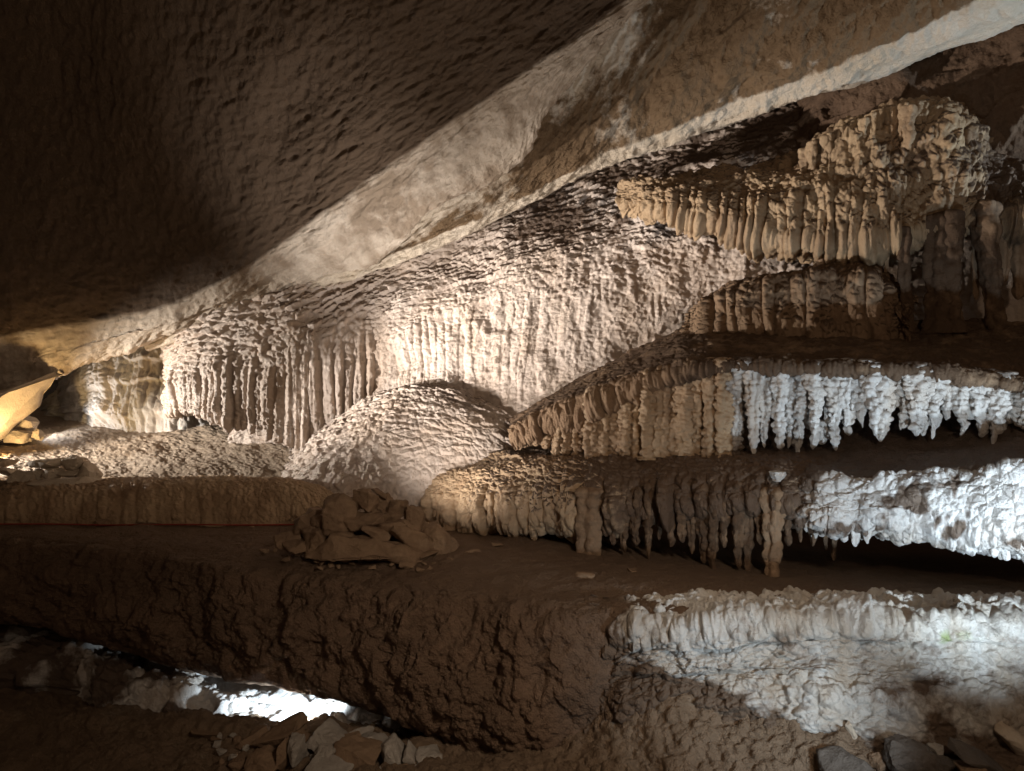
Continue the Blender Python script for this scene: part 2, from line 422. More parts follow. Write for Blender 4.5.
def d_ledge(c):
    Q = np.stack([c.s, c.t, 0 * c.s], 1)
    e = sst(.62, .57, c.v)
    F1, F2, V, ID = worley(v3(c.s * 1.6 + .5 * fbm(Q, 2, 31), c.t * 2.2 + c.s * .8), 32, flat=True)
    slab = (ID - .5) * .07 * sst(0, .35, F2 - F1) + ridged(v3(c.s * 3, c.t * 5 + c.s), 3, 30) * .04
    return e * (fbm(Q * 1.3, 4, 33) * .12 + slab + fbm(Q * 9, 4, 34) * .035 + (dome(worley(v3(c.s * 16, c.t * 16), 36, flat=True)[0]) - .5) * .016) + (1 - e) * (fbm(Q * 4, 4, 35) * .03 + fbm(Q * 16, 3, 37) * .012)
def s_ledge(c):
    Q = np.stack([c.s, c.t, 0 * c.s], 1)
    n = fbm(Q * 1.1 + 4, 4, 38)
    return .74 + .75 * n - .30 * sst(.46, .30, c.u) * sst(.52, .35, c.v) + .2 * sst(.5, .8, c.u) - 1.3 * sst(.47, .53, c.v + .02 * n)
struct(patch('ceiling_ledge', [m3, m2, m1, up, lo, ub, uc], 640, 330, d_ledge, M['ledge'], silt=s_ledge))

# ================================================================== BACK WALL
# main flowstone wall, leaning back, with scales hanging over one another
WX = [230, 330, 400, 470, 540, 640, 740, 860, 1000, 1200]
w_top = list(zip(WX, [230, 215, 190, 165, 140, 95, 60, 20, -30, -120], [9.6, 9.2, 8.9, 8.6, 8.45, 8.2, 7.9, 7.5, 7.0, 6.2]))
w_a = list(zip(WX, [300, 290, 262, 232, 205, 165, 140, 110, 60, -10], [9.3, 8.8, 8.5, 8.28, 8.1, 7.95, 7.75, 7.4, 6.9, 6.1]))
w_b = list(zip(WX, [370, 350, 320, 300, 270, 240, 225, 200, 170, 120], [9.1, 8.62, 8.30, 8.05, 7.84, 7.66, 7.5, 7.2, 6.8, 6.0]))
w_c = list(zip(WX, [430, 410, 390, 375, 350, 330, 310, 290, 270, 240], [9.0, 8.50, 8.14, 7.86, 7.62, 7.42, 7.25, 7.0, 6.7, 6.0]))
w_d = list(zip(WX, [480, 470, 460, 450, 435, 420, 400, 380, 370, 350], [8.9, 8.35, 7.98, 7.66, 7.36, 7.18, 7.1, 6.9, 6.7, 6.1]))
w_e = list(zip(WX, [540, 535, 530, 528, 525, 520, 520, 520, 520, 520], [8.6, 8.0, 7.45, 7.15, 7.0, 6.95, 6.9, 6.8, 6.6, 6.2]))
def d_wall(c):
    Q = v3(c.s, c.t)
    z = c.P[:, 2]
    big = fbm(Q * .7, 3, 41)
    # sheets of fine flutes in the lower middle, scaly terraces above
    sheet = sst(-.05, .35, fbm(Q * .9 + 5, 2, 40) + .9 * np.exp(-((c.u - .30) / .13) ** 2) * sst(.40, .52, c.v))
    fl = (flutes(c, .10, .020, 42, .9) + flutes(c, .34, .028, 39, .9)) * sheet * sst(.30, .48, c.v)
    sc = 1.0 - .55 * sheet * sst(.35, .5, c.v)
    rough_ = .55 + .6 * sst(.55, .2, c.v) + .25 * fbm(Q * 1.3 + 2, 2, 49)
    pc = popcorn(c, .085, .030, 43, 1.15, .8, .8) * rough_ * sc
    pm = popcorn(c, .17, .030, 38, 1.5, .6, .9) * sst(-.1, .4, fbm(Q * 1.1 + 8, 2, 37)) * sst(.6, .3, c.v)
    p2 = popcorn(c, .042, .012, 44, 1, .9, .5) * (.6 + .4 * sc)
    b = bands(c, .62, .045, 45, 2.4) * sst(-.3, .3, fbm(Q * .8 + 12, 2, 36))
    return big * .10 + fl + pc + pm + p2 + b + fbm(Q * 20, 4, 46) * .010 + .05 * fbm(Q * 3, 4, 47)
def s_wall(c):
    Q = v3(c.s, c.t)
    n = fbm(Q * np.array([1.6, 2.6, 1]) * 1.0, 4, 48)
    up_ = c.N2[:, 2]
    w = .75 * sst(.50, .22, c.v) + 1.3 * sst(.30, .50, c.u) * sst(.50, .34, c.v) + .5 * sst(.60, .9, c.u) * sst(.8, .3, c.v) + .25 * sst(.30, .14, c.u) * sst(.62, .3, c.v)
    return -.18 + .62 * w * (.55 + .9 * n) + .55 * sst(.05, .75, up_) * (.35 + .65 * sst(.75, .3, c.v)) + .12 * n
wall = thing('flowstone_wall', 'broad pale flowstone wall of scaly scallops behind the stone cairn', 'flowstone', tuple(U(470, 528, 7.15)))
patch('face', [w_top, w_a, w_b, w_c, w_d, w_e], 900, 560, d_wall, M['flow'], wall, silt=s_wall)

# curtain of flutes on the left, in front of the wall
KX = [168, 180, 196, 240, 285, 330, 378, 420]
k0 = list(zip(KX, [300, 290, 285, 275, 260, 240, 225, 210], [9.9, 9.2, 8.95, 8.75, 8.6, 8.55, 8.6, 8.75]))
k1 = list(zip(KX, [350, 335, 328, 318, 305, 290, 278, 262], [9.9, 9.2, 8.9, 8.65, 8.5, 8.48, 8.55, 8.75]))
k2 = list(zip(KX, [385, 372, 368, 365, 360, 352, 340, 330], [9.9, 9.15, 8.80, 8.55, 8.38, 8.34, 8.42, 8.65]))
k3 = list(zip(KX, [404, 403, 405, 412, 420, 414, 400, 385], [9.9, 9.15, 8.78, 8.5, 8.3, 8.27, 8.34, 8.55]))
k4 = list(zip(KX, [410, 410, 412, 424, 440, 446, 440, 430], [9.9, 9.2, 8.82, 8.52, 8.3, 8.26, 8.3, 8.45]))
k5 = list(zip(KX, [408, 408, 410, 422, 438, 446, 446, 440], [10.3, 9.6, 9.25, 8.95, 8.7, 8.6, 8.5, 8.5]))
def d_curt(c):
    Q = v3(c.s, c.t)
    g = sst(.28, .5, c.v)
    fl = (flutes(c, .115, .085, 52, .6, .55) + .35 * flutes(c, .05, .04, 57, .8)) * g
    pc = popcorn(c, .12, .06, 53, 1.3, .65, .8) * (1 - .75 * g) + popcorn(c, .06, .012, 54)
    return fbm(Q * 1.2, 3, 51) * .06 + fl + pc + bands(c, .36, .04, 55, 2.) * (1 - g) + fbm(Q * 18, 3, 56) * .012
def s_curt(c):
    Q = v3(c.s, c.t); n = fbm(Q * 1.6, 4, 58)
    return -.2 + .55 * sst(.45, .1, c.v) * (.5 + n) + .4 * sst(.1, .75, c.N2[:, 2]) + .15 * sst(.3, .9, c.u) * n + .35 * sst(.45, .95, c.u) * sst(.6, .25, c.v) + .35 * sst(.82, .93, c.v)
cur = thing('flowstone_curtain', 'fluted cream stone curtain ending above the gritty floor at left', 'flowstone', tuple(U(280, 438, 8.3)))
patch('fluted_sheet', [k0, k1, k2, k3, k4, k5], 420, 330, d_curt, M['flow'], cur, silt=s_curt)

# low domed mound of terraces at the wall's foot
HX = [262, 285, 320, 360, 400, 440, 480, 520, 560]
h0 = list(zip(HX, [500, 462, 428, 402, 388, 386, 398, 418, 440], [8.5, 8.5, 8.4, 8.2, 8.1, 7.9, 7.8, 7.6, 7.5]))
h1 = list(zip(HX, [503, 470, 436, 410, 396, 394, 406, 426, 446], [8.3, 8.2, 8.1, 7.98, 7.84, 7.70, 7.58, 7.45, 7.32]))
h2 = list(zip(HX, [506, 484, 458, 438, 428, 428, 436, 450, 462], [8.0, 7.82, 7.68, 7.56, 7.46, 7.38, 7.30, 7.20, 7.12]))
h3 = list(zip(HX, [512, 502, 486, 474, 468, 468, 472, 480, 486], [7.85, 7.58, 7.40, 7.30, 7.22, 7.17, 7.12, 7.06, 7.0]))
h4 = list(zip(HX, [530, 530, 530, 528, 526, 526, 526, 526, 526], [7.6, 7.35, 7.15, 7.08, 7.05, 7.03, 7.0, 6.96, 6.92]))
def d_mnd(c):
    Q = v3(c.s, c.t)
    return fbm(Q, 2, 61) * .03 + bands(c, .19, .030, 62, 2.4) * sst(.9, .6, c.v) * sst(-.3, .2, fbm(Q * 1.5, 2, 67)) + fbm(Q * 2.5, 4, 68) * .04 + popcorn(c, .085, .026, 63, 1.2, .8, .7) + popcorn(c, .045, .012, 65) + fbm(Q * 20, 3, 64) * .01
def s_mnd(c):
    Q = v3(c.s, c.t)
    return -.1 + .65 * sst(.2, .8, c.N2[:, 2]) * sst(.75, .2, c.v) + .18 * fbm(Q * 2, 3, 66) + .3 * sst(.25, .0, c.v)
mnd = thing('flowstone_mound', 'low rounded flowstone mound with curved terraces behind the cairn', 'flowstone', tuple(U(420, 530, 6.8)))
patch('terraced_dome', [h0, h1, h2, h3, h4], 460, 300, d_mnd, M['flow'], mnd, silt=s_mnd)

# far pale wall on the left
FX = [40, 66, 92, 120, 150, 185, 230]
f0 = list(zip(FX, [420, 375, 335, 320, 310, 300, 290], [13.5, 12.0, 11.3, 11.0, 10.8, 10.6, 10.6]))
f1 = list(zip(FX, [425, 395, 362, 352, 345, 340, 335], [13.0, 11.8, 11.1, 10.8, 10.6, 10.4, 10.4]))
f2 = list(zip(FX, [428, 408, 390, 392, 396, 400, 400], [12.8, 11.6, 10.9, 10.5, 10.25, 10.1, 10.2]))
f3 = list(zip(FX, [430, 415, 412, 428, 452, 450, 450], [12.6, 11.5, 10.8, 10.3, 9.9, 9.8, 9.9]))
f4 = list(zip(FX, [440, 430, 430, 450, 475, 480, 480], [12.6, 11.5, 10.7, 10.2, 9.7, 9.6, 9.7]))
def d_far(c):
    Q = v3(c.s, c.t)
    return fbm(Q * 1.1, 3, 71) * .14 + flutes(c, .16, .05, 72, .8) * sst(.15, .3, c.v) * sst(.8, .6, c.v) + popcorn(c, .12, .03, 73) + bands(c, .5, .06, 74, 1.3) + fbm(Q * 12, 3, 75) * .015
farw = thing('far_flowstone_wall', 'pale fluted wall at the far left end of the chamber', 'flowstone', tuple(U(130, 440, 10.2)))
patch('face', [f0, f1, f2, f3, f4], 240, 220, d_far, M['flow_white'], farw, silt=lambda c: -.05 + .3 * sst(.3, .9, c.N2[:, 2]) + .35 * sst(.35, .1, c.v) + .12 * fbm(v3(c.s, c.t) * 1.5, 3, 76))
# dark passage beyond
g0 = [(-200, 300, 15), (0, 300, 15.5), (80, 300, 16), (200, 300, 16)]
g1 = [(-200, 380, 14.5), (0, 378, 15), (80, 375, 15.5), (200, 380, 15.5)]
g2 = [(-200, 405, 13.5), (0, 400, 14), (80, 398, 14.5), (200, 400, 15)]
g3 = [(-200, 440, 12), (0, 430, 12.5), (80, 420, 13), (200, 420, 14)]
struct(patch('cave_wall', [g0, g1, g2, g3], 140, 100, lambda c: fbm(v3(c.s, c.t) * .7, 4, 81) * .5 + (worley(v3(c.s * 1.4, c.t * 2), 82, flat=True)[3] - .5) * .25, M['grey']))

# ================================================================== FLOOR OF THE CHAMBER
LX = [-260, -80, 20, 100, 180, 260, 330, 420, 520]
l0 = list(zip(LX, [398, 402, 405, 407, 408, 415, 425, 440, 450], [14.5, 14, 13.5, 13, 12, 10.6, 9.4, 8.7, 8.2]))
l1 = list(zip(LX, [425, 425, 425, 422, 424, 430, 440, 455, 470], [11.5, 11.4, 11.2, 11, 10.2, 9.3, 8.7, 8.2, 7.8]))
l2 = list(zip(LX, [448, 448, 448, 446, 445, 448, 458, 474, 490], [9.8, 9.7, 9.6, 9.5, 9.2, 8.7, 8.2, 7.8, 7.5]))
l3 = list(zip(LX, [470, 470, 470, 470, 468, 470, 480, 495, 510], [8.8, 8.7, 8.6, 8.6, 8.5, 8.2, 7.8, 7.5, 7.2]))
l4 = list(zip(LX, [496, 496, 496, 496, 496, 496, 505, 515, 524], [7.9, 7.8, 7.75, 7.75, 7.7, 7.6, 7.4, 7.2, 7.0]))
def d_flr(c):
    Q = v3(c.s, c.t)
    return fbm(Q * .9, 3, 91) * .05 + fbm(Q * 4.5, 4, 92) * .02 + popcorn(c, .06, .011, 93, 1.3, 1.3, .2) + fbm(Q * 20, 3, 94) * .008
def s_flr(c):
    n = fbm(v3(c.s, c.t) * .8, 4, 95)
    return .0 + .40 * n + .45 * np.exp(-((c.v - .56) / .10) ** 2) * sst(.8, .4, c.u)
struct(patch('cave_floor', [l0, l1, l2, l3, l4], 560, 420, d_flr, M['floor'], silt=s_flr))

# low step with a knobbly face between the bench and the chamber floor
SX = [-160, 0, 90, 180, 260, 310, 338, 352]
t0 = list(zip(SX, [482, 482, 481, 480, 480, 484, 495, 520], [8.4, 8.4, 8.4, 8.35, 8.2, 7.9, 7.5, 7.15]))
t1 = list(zip(SX, [485, 484, 482, 480, 480, 485, 498, 521], [7.6, 7.6, 7.6, 7.55, 7.45, 7.3, 7.15, 7.05]))
t2 = list(zip(SX, [492, 491, 489, 487, 488, 492, 506, 523], [7.3, 7.3, 7.28, 7.25, 7.18, 7.1, 7.02, 6.99]))
t3 = list(zip(SX, [512, 511, 510, 510, 510, 511, 516, 525], [7.1, 7.1, 7.08, 7.05, 7.0, 6.97, 6.95, 6.95]))
t4 = list(zip(SX, [531, 531, 531, 531, 531, 531, 531, 531], [7.05, 7.05, 7.02, 7.0, 6.95, 6.92, 6.9, 6.9]))
def d_step(c):
    Q = v3(c.s, c.t)
    return fbm(Q * 1.5, 3, 101) * .05 + popcorn(c, .07, .022, 102, .8, 1.3, .3) + popcorn(c, .04, .010, 105) + fbm(Q * 18, 3, 103) * .012 + flutes(c, .15, .03, 104) * sst(.35, .7, c.v)
stp = thing('flowstone_step', 'long low knobbly rock step at left, between bench and chamber floor', 'rock step', tuple(U(100, 531, 7.05)))
patch('step_face', [t0, t1, t2, t3, t4], 520, 200, d_step, M['flow_tan'], stp, silt=lambda c: -.15 + .5 * fbm(v3(c.s, c.t) * 1.0, 3, 106) + .35 * sst(.3, .12, c.u) + .25 * sst(.4, .9, c.N2[:, 2]) - .55 * sst(.70, .85, c.v) * sst(.2, .4, c.u))

# ================================================================== BENCH (brown rock, flat top and overhanging front)
BX = [-220, 0, 120, 200, 280, 360, 440, 520, 580, 640, 720, 850, 1024, 1220]
b_back = list(zip(BX, [520, 520, 520, 520, 520, 520, 520, 520, 522, 524, 528, 534, 540, 544], [7.5, 7.45, 7.4, 7.35, 7.3, 7.25, 7.3, 7.4, 7.5, 7.6, 7.8, 8.0, 8.0, 7.8]))
b_m = list(zip(BX, [525, 527, 531, 536, 541, 547, 552, 558, 565, 572, 578, 584, 588, 592], [7.0, 6.8, 6.6, 6.4, 6.2, 6.0, 5.85, 5.65, 5.45, 5.25, 5.1, 4.95, 4.85, 4.75]))
b_edge = list(zip(BX, [530, 534, 543, 552, 562, 571, 580, 588, 594, 598, 602, 605, 608, 611], [6.6, 6.4, 6.15, 5.92, 5.7, 5.5, 5.3, 5.1, 4.95, 4.8, 4.65, 4.5, 4.4, 4.3]))
b_lip = list(zip(BX, [536, 543, 555, 567, 580, 590, 600, 606, 610, 611, 612, 613, 615, 617], [6.5, 6.27, 6.0, 5.75, 5.5, 5.3, 5.08, 4.88, 4.74, 4.62, 4.5, 4.36, 4.27, 4.18]))
b_f1 = list(zip(BX, [560, 570, 585, 603, 622, 636, 644, 646, 642, 634, 622, 617, 619, 621], [6.42, 6.18, 5.9, 5.65, 5.38, 5.14, 4.92, 4.74, 4.62, 4.58, 4.50, 4.37, 4.28, 4.2]))
b_f2 = list(zip(BX, [588, 594, 614, 636, 655, 672, 698, 722, 706, 652, 630, 620, 622, 624], [6.42, 6.2, 5.9, 5.62, 5.34, 5.08, 4.84, 4.66, 4.60, 4.60, 4.55, 4.42, 4.34, 4.26]))
b_bot = list(zip(BX, [612, 618, 648, 672, 684, 703, 738, 790, 780, 672, 636, 623, 625, 627], [6.6, 6.35, 6.02, 5.75, 5.45, 5.2, 4.94, 4.74, 4.66, 4.66, 4.62, 4.5, 4.42, 4.34]))
b_u = list(zip(BX, [600, 606, 630, 652, 664, 686, 722, 790, 790, 690, 628, 625, 627, 629], [7.4, 7.2, 6.9, 6.6, 6.3, 6.0, 5.7, 5.3, 5.0, 4.85, 4.85, 4.75, 4.65, 4.55]))
def d_bench(c):
    Q = c.P
    face = sst(.36, .46, c.v) * np.interp(c.u, [.54, .68], [1, .05]); thin = np.interp(c.u, [.54, .68], [1, .35])
    L = fbm(Q * 1.3, 3, 111)
    W = np.stack([fbm(Q * 2, 2, 112), fbm(Q * 2 + 9, 2, 113), fbm(Q * 2 + 5, 2, 114)], 1) * .25
    F1, F2, V, ID = worley((Q + W) * np.array([3.0, 3.0, 3.4]), 115)
    A1, A2, _, I2 = worley((Q + W * .5) * 8.0, 116)
    B1, B2, _, I3 = worley(Q * 22.0, 117)
    crack = sst(0, .16, F2 - F1); ck2 = sst(0, .22, A2 - A1)
    C1, C2, _, I4 = worley((Q + W * .7) * 13.0, 122)
    lump = .5 + .5 * fbm(Q * 1.1 + 3, 2, 123)
    h = face * (dome(F1, 1.0) * .05 * (.4 + ID) + dome(A1, 1.0) * .032 * (.2 + I2) * (.5 + lump) + dome(C1, 1.0) * .026 * (.3 + I4) + (worley(Q * np.array([2.2, 2.2, 4.5]) + W * 3, 124)[3] - .5) * .025)
    h += face * fbm(Q * 2.2, 5, 120) * .13
    h += (.35 + .65 * face) * (dome(B1, .95) * .018 * (.4 + I3)) + fbm(Q * 7, 5, 118) * (.014 + .045 * face)
    h *= 1 - .75 * sst(.74, .88, c.v)
    h += thin * (1 - face) * (L * .035 + fbm(Q * np.array([2.5, 5, 2]), 3, 119) * .02 + dome(A1, .7) * .016 * sst(.2, .4, c.v))
    return h
def s_bench(c):
    return .05 + .75 * sst(.45, .85, c.N2[:, 2]) + .25 * fbm(c.P * 1.5, 3, 121)
struct(patch('rock_bench', [b_back, b_m, b_edge, b_lip, b_f1, b_f2, b_bot, b_u], 860, 520, d_bench, M['bench'], silt=s_bench))

# white crusted face under the bench lip on the right
JX = [590, 612, 640, 690, 760, 850, 940, 1030, 1220]
j0 = list(zip(JX, [600, 604, 606, 602, 604, 606, 608, 610, 612], [4.95, 4.85, 4.8, 4.76, 4.7, 4.6, 4.5, 4.45, 4.4]))
j1 = list(zip(JX, [630, 632, 628, 626, 622, 620, 622, 624, 626], [4.80, 4.70, 4.60, 4.52, 4.44, 4.33, 4.25, 4.18, 4.1]))
j2 = list(zip(JX, [668, 660, 650, 646, 642, 642, 644, 646, 650], [4.78, 4.70, 4.60, 4.50, 4.40, 4.29, 4.2, 4.14, 4.05]))
j3 = list(zip(JX, [700, 690, 676, 672, 670, 676, 682, 690, 692], [4.72, 4.66, 4.56, 4.47, 4.36, 4.22, 4.12, 4.05, 3.95]))
j4 = list(zip(JX, [730, 716, 704, 694, 696, 714, 724, 730, 735], [4.62, 4.58, 4.50, 4.42, 4.28, 4.08, 3.98, 3.92, 3.85]))
j5 = list(zip(JX, [790, 780, 770, 740, 740, 760, 775, 785, 790], [4.55, 4.5, 4.44, 4.36, 4.2, 4.0, 3.9, 3.83, 3.75]))
def d_band(c):
    Q = v3(c.s, c.t)
    F1, F2, V, ID = worley(v3(c.s * 5 + .4 * fbm(Q * 3, 2, 131), c.t * 8), 132, flat=True)
    top = np.exp(-((c.v - .27) / .10) ** 2)
    A = worley(v3(c.s * 11, c.t * 12), 133, flat=True)
    low = sst(.45, .7, c.v) * sst(.45, .6, c.u)
    h = fbm(Q * 2, 3, 134) * .05 + dome(F1, .8) * .045 * (ID * .9 + .1) * (1 - .4 * low) + top * (dome(A[0], .8) * .045 + .03)
    h += low * dome(worley(v3(c.s * 3.2, c.t * 6), 135, flat=True)[0], .55) * .06
    h += popcorn(c, .06, .034, 139, 1, .8, .3) + popcorn(c, .12, .03, 128, 1.3, .7, .3) + ridged(v3(c.s * 8, c.t * 16), 3, 136) * .026 + fbm(Q * 6, 4, 129) * .04 + fbm(Q * 22, 3, 137) * .012
    return h
def s_band(c):
    Q = v3(c.s, c.t)
    n = fbm(Q * 1.8, 4, 138)
    lim = np.interp(c.u, [0, .08, .14, .22, .30, .40, .55, .75, 1], [.16, .34, .56, .64, .64, .74, .88, 1.0, 1.05])
    return .05 + 1.1 * sst(-.12, .10, c.v - lim + .20 * n) + 1.0 * sst(.34, .05, c.u + .18 * n) + .35 * sst(.2, .9, ridged(v3(c.s * 3, c.t * 5), 3, 130)) * sst(.1, .3, c.v) + .6 * np.maximum(n, 0) * sst(.22, .42, c.v)
def m_band(c):
    c0 = U(934, 631, 4.2); d = np.linalg.norm((c.P2 - c0)[:, [0, 2]], axis=1)
    c1 = U(958, 632, 4.18); d1 = np.linalg.norm((c.P2 - c1)[:, [0, 2]] * np.array([.6, 1.3]), axis=1)
    return np.maximum(1.0 * sst(.085, .01, d), .62 * sst(.11, .0, d1))
bnd = thing('crusted_rock_face', 'white crusted rock face under the bench lip, spotted with green moss', 'rock face', tuple(U(820, 700, 4.3)))
patch('crust_sheet', [j0, j1, j2, j3, j4, j5], 620, 300, d_band, M['crust_band'], bnd, silt=s_band, moss=m_band)

# lower ground in front of it, running left under the bench
GX = [-250, 0, 100, 200, 300, 400, 480, 560, 640, 720, 800, 900, 1030, 1220]
q0 = list(zip(GX, [664, 676, 690, 706, 716, 724, 736, 720, 690, 682, 690, 712, 726, 735], [8.0, 7.7, 7.4, 7.1, 6.8, 6.4, 5.4, 5.0, 4.7, 4.5, 4.4, 4.3, 4.2, 4.1]))
q1 = list(zip(GX, [694, 704, 714, 722, 730, 740, 748, 740, 708, 704, 714, 734, 742, 750], [6.0, 5.7, 5.4, 5.2, 5.05, 4.95, 4.85, 4.65, 4.5, 4.32, 4.2, 4.05, 3.95, 3.9]))
q2 = list(zip(GX, [742, 742, 742, 744, 750, 756, 762, 758, 738, 736, 744, 756, 764, 772], [5.2, 5.1, 5.0, 4.9, 4.85, 4.75, 4.6, 4.45, 4.3, 4.15, 4.0, 3.88, 3.8, 3.72]))
q3 = list(zip(GX, [800] * 14, [4.5, 4.45, 4.4, 4.35, 4.3, 4.2, 4.15, 4.1, 4.0, 3.85, 3.72, 3.6, 3.55, 3.5]))
q4 = list(zip(GX, [1000] * 14, [3.4, 3.4, 3.4, 3.35, 3.3, 3.3, 3.25, 3.2, 3.15, 3.1, 3.0, 2.9, 2.85, 2.8]))
q5 = list(zip(GX, [2100] * 14, [1.35] * 14))
def d_low(c):
    Q = c.P
    return fbm(Q * 1.3, 4, 141) * .09 + fbm(Q * 5, 4, 142) * .05 + dome(worley(Q * 16, 143)[0], .6) * .02 + fbm(Q * 20, 3, 144) * .014 + .05 * (ridged(Q * 3.1, 3, 145) - .4)
struct(patch('ground', [q0, q1, q2, q3, q4, q5], 760, 460, d_low, M['soil'], silt=lambda c: .25 + .6 * fbm(c.P * 1.6, 4, 146)))

# pale crusted block in the gap under the bench at lower left
PX = [-420, 40, 90, 140, 190, 240, 300, 350, 400]
p0 = list(zip(PX, [560, 632, 650, 656, 662, 678, 690, 700, 715], [7.2, 7.0, 6.85, 6.7, 6.55, 6.35, 6.1, 5.9, 5.7]))
p1 = list(zip(PX, [628, 642, 655, 668, 680, 694, 706, 716, 726], [6.7, 6.4, 6.2, 6.0, 5.85, 5.75, 5.65, 5.5, 5.35]))
p2 = list(zip(PX, [655, 664, 672, 688, 702, 714, 722, 728, 736], [6.4, 6.1, 5.85, 5.65, 5.55, 5.5, 5.45, 5.32, 5.2]))
p3 = list(zip(PX, [690, 700, 712, 722, 730, 736, 738, 742, 750], [6.3, 5.95, 5.6, 5.42, 5.4, 5.36, 5.3, 5.2, 5.1]))
p4 = list(zip(PX, [735, 742, 748, 750, 752, 756, 758, 760, 765], [6.2, 5.9, 5.5, 5.35, 5.3, 5.25, 5.2, 5.1, 5.0]))
def d_blk(c):
    Q = c.P
    F1, F2, V, ID = worley(Q * np.array([3.5, 3.5, 5]), 151)
    return fbm(Q * 1.8, 4, 152) * .12 + (ID - .5) * .12 * sst(0, .12, F2 - F1) + fbm(Q * 8, 4, 153) * .05 + dome(worley(Q * 14, 154)[0], .7) * .02
blk = thing('crusted_block', 'brown block with dazzling white crust in the gap under the bench', 'rock', tuple(U(200, 745, 5.3)))
patch('block_face', [p0, p1, p2, p3, p4], 420, 220, d_blk, M['flow_white'], blk, silt=lambda c: .55 + .9 * fbm(c.P * 2.6, 4, 155) - .95 * sst(.42, .60, c.u) + .35 * sst(.5, .9, c.v) * sst(.75, .5, c.u))

# ================================================================== RIGHT SIDE FORMATIONS
# dark rock behind and above
DX = [770, 800, 830, 880, 960, 1040, 1260]
r0 = list(zip(DX, [120, 95, 70, 45, 20, -15, -120], [7.9, 7.6, 7.3, 7.0, 6.7, 6.3, 5.4]))
r1 = list(zip(DX, [160, 140, 122, 105, 90, 70, 20], [7.75, 7.45, 7.1, 6.75, 6.4, 6.0, 5.1]))
r2 = list(zip(DX, [215, 205, 200, 190, 180, 170, 150], [7.7, 7.45, 7.2, 7.0, 6.7, 6.2, 5.3]))
r3 = list(zip(DX, [270, 265, 260, 260, 260, 260, 260], [7.8, 7.8, 7.9, 8.2, 8.2, 7.9, 6.6]))
r4 = list(zip(DX, [330, 330, 330, 330, 335, 340, 350], [7.6, 7.5, 7.5, 7.8, 7.8, 7.4, 6.4]))
r5 = list(zip(DX, [420, 420, 420, 420, 420, 420, 420], [7.0, 6.8, 6.6, 6.4, 6.1, 5.7, 5.0]))
def d_drk(c):
    Q = v3(c.s, c.t)
    return fbm(Q * 1.0, 4, 161) * .16 + fbm(Q * 5, 4, 162) * .05 + (worley(v3(c.s * 2.2, c.t * 3.5 + c.s * .8), 163, flat=True)[3] - .5) * .08 + fbm(Q * 18, 3, 164) * .012
struct(patch('dark_cave_wall', [r0, r1, r2, r3, r4, r5], 420, 320, d_drk, M['dark'], silt=lambda c: .3 + .5 * fbm(v3(c.s, c.t) * 1.4, 4, 165)))

# upper drapery
drp = thing('upper_drapery', 'tan stone drapery with tall columns high on the right wall', 'flowstone', tuple(U(860, 330, 6.3)))
EX = [622, 650, 700, 750, 800, 850, 900, 940, 972, 1006, 1050]
e0 = list(zip(EX, [193, 182, 178, 172, 152, 126, 112, 108, 122, 158, 176], [7.75, 7.65, 7.5, 7.35, 7.15, 6.95, 6.75, 6.6, 6.6, 6.6, 6.5]))
e1 = list(zip(EX, [195, 186, 183, 180, 166, 142, 128, 124, 138, 170, 186], [7.55, 7.25, 7.05, 6.9, 6.7, 6.5, 6.35, 6.25, 6.3, 6.3, 6.1]))
e2 = list(zip(EX, [197, 192, 193, 195, 190, 182, 176, 174, 178, 188, 196], [7.50, 7.18, 6.95, 6.78, 6.55, 6.35, 6.2, 6.12, 6.15, 6.15, 6.0]))
e3 = list(zip(EX, [199, 199, 206, 214, 216, 216, 215, 212, 208, 206, 208], [7.50, 7.16, 6.92, 6.72, 6.45, 6.26, 6.12, 6.05, 6.08, 6.08, 5.92]))
e4 = list(zip(EX, [201, 206, 220, 236, 244, 246, 238, 230, 224, 220, 222], [7.52, 7.2, 6.95, 6.74, 6.45, 6.25, 6.1, 6.04, 6.06, 6.06, 5.92]))
e5 = list(zip(EX, [201, 205, 218, 234, 244, 246, 238, 228, 220, 216, 218], [7.7, 7.5, 7.3, 7.15, 6.95, 6.8, 6.65, 6.6, 6.6, 6.6, 6.5]))
def d_drap(c):
    Q = v3(c.s, c.t)
    g = sst(.30, .6, c.v)
    lump = popcorn(c, .15, .062, 171, 1.0, 1.2, .5) * (.4 + .6 * sst(.25, .5, c.u)) + popcorn(c, .085, .032, 178, .9, 1.2, .4) + fbm(Q * 2.6, 4, 170) * .08 * sst(.25, .45, c.u)
    fl = (flutes(c, .095, .07, 172, .8, .6) + flutes(c, .21, .05, 179, .8)) * g * np.interp(c.u, [.6, .8], [1, .5])
    return fbm(Q * 1.4, 3, 173) * .12 + lump + fl + popcorn(c, .065, .026, 174) + 0 + fbm(Q * 16, 3, 175) * .014
def s_drap(c):
    n = fbm(v3(c.s, c.t) * 2, 4, 177)
    return .05 + .55 * sst(.15, .8, c.N2[:, 2]) + .45 * n * sst(.3, .5, c.u) + .3 * np.exp(-((c.v - .40) / .13) ** 2) * sst(.45, .6, c.u) + .5 * sst(.70, .85, c.u + .08 * n)
patch('body', [e0, e1, e2, e3, e4, e5], 560, 330, d_drap, M['flow_ochre'], drp, silt=s_drap)
rn = random.Random(3)
# short fringe along its upper rim
for i in range(17):
    px = 806 + i * 8.0 + rn.uniform(-2, 2); t = (px - 806) / 134
    py = 148 - 44 * min(1, max(0, t) * 1.5) ** .8 + rn.uniform(-2, 2)
    hang(drp, px, py, py + rn.uniform(18, 46), 6.60 - .5 * t + rn.uniform(-.05, .08), rn.uniform(8, 16), M['flow_ochre'], 300 + i, wtip=5, nu=24, nv=40, cell=.04, amp=.42, squash=1.2)
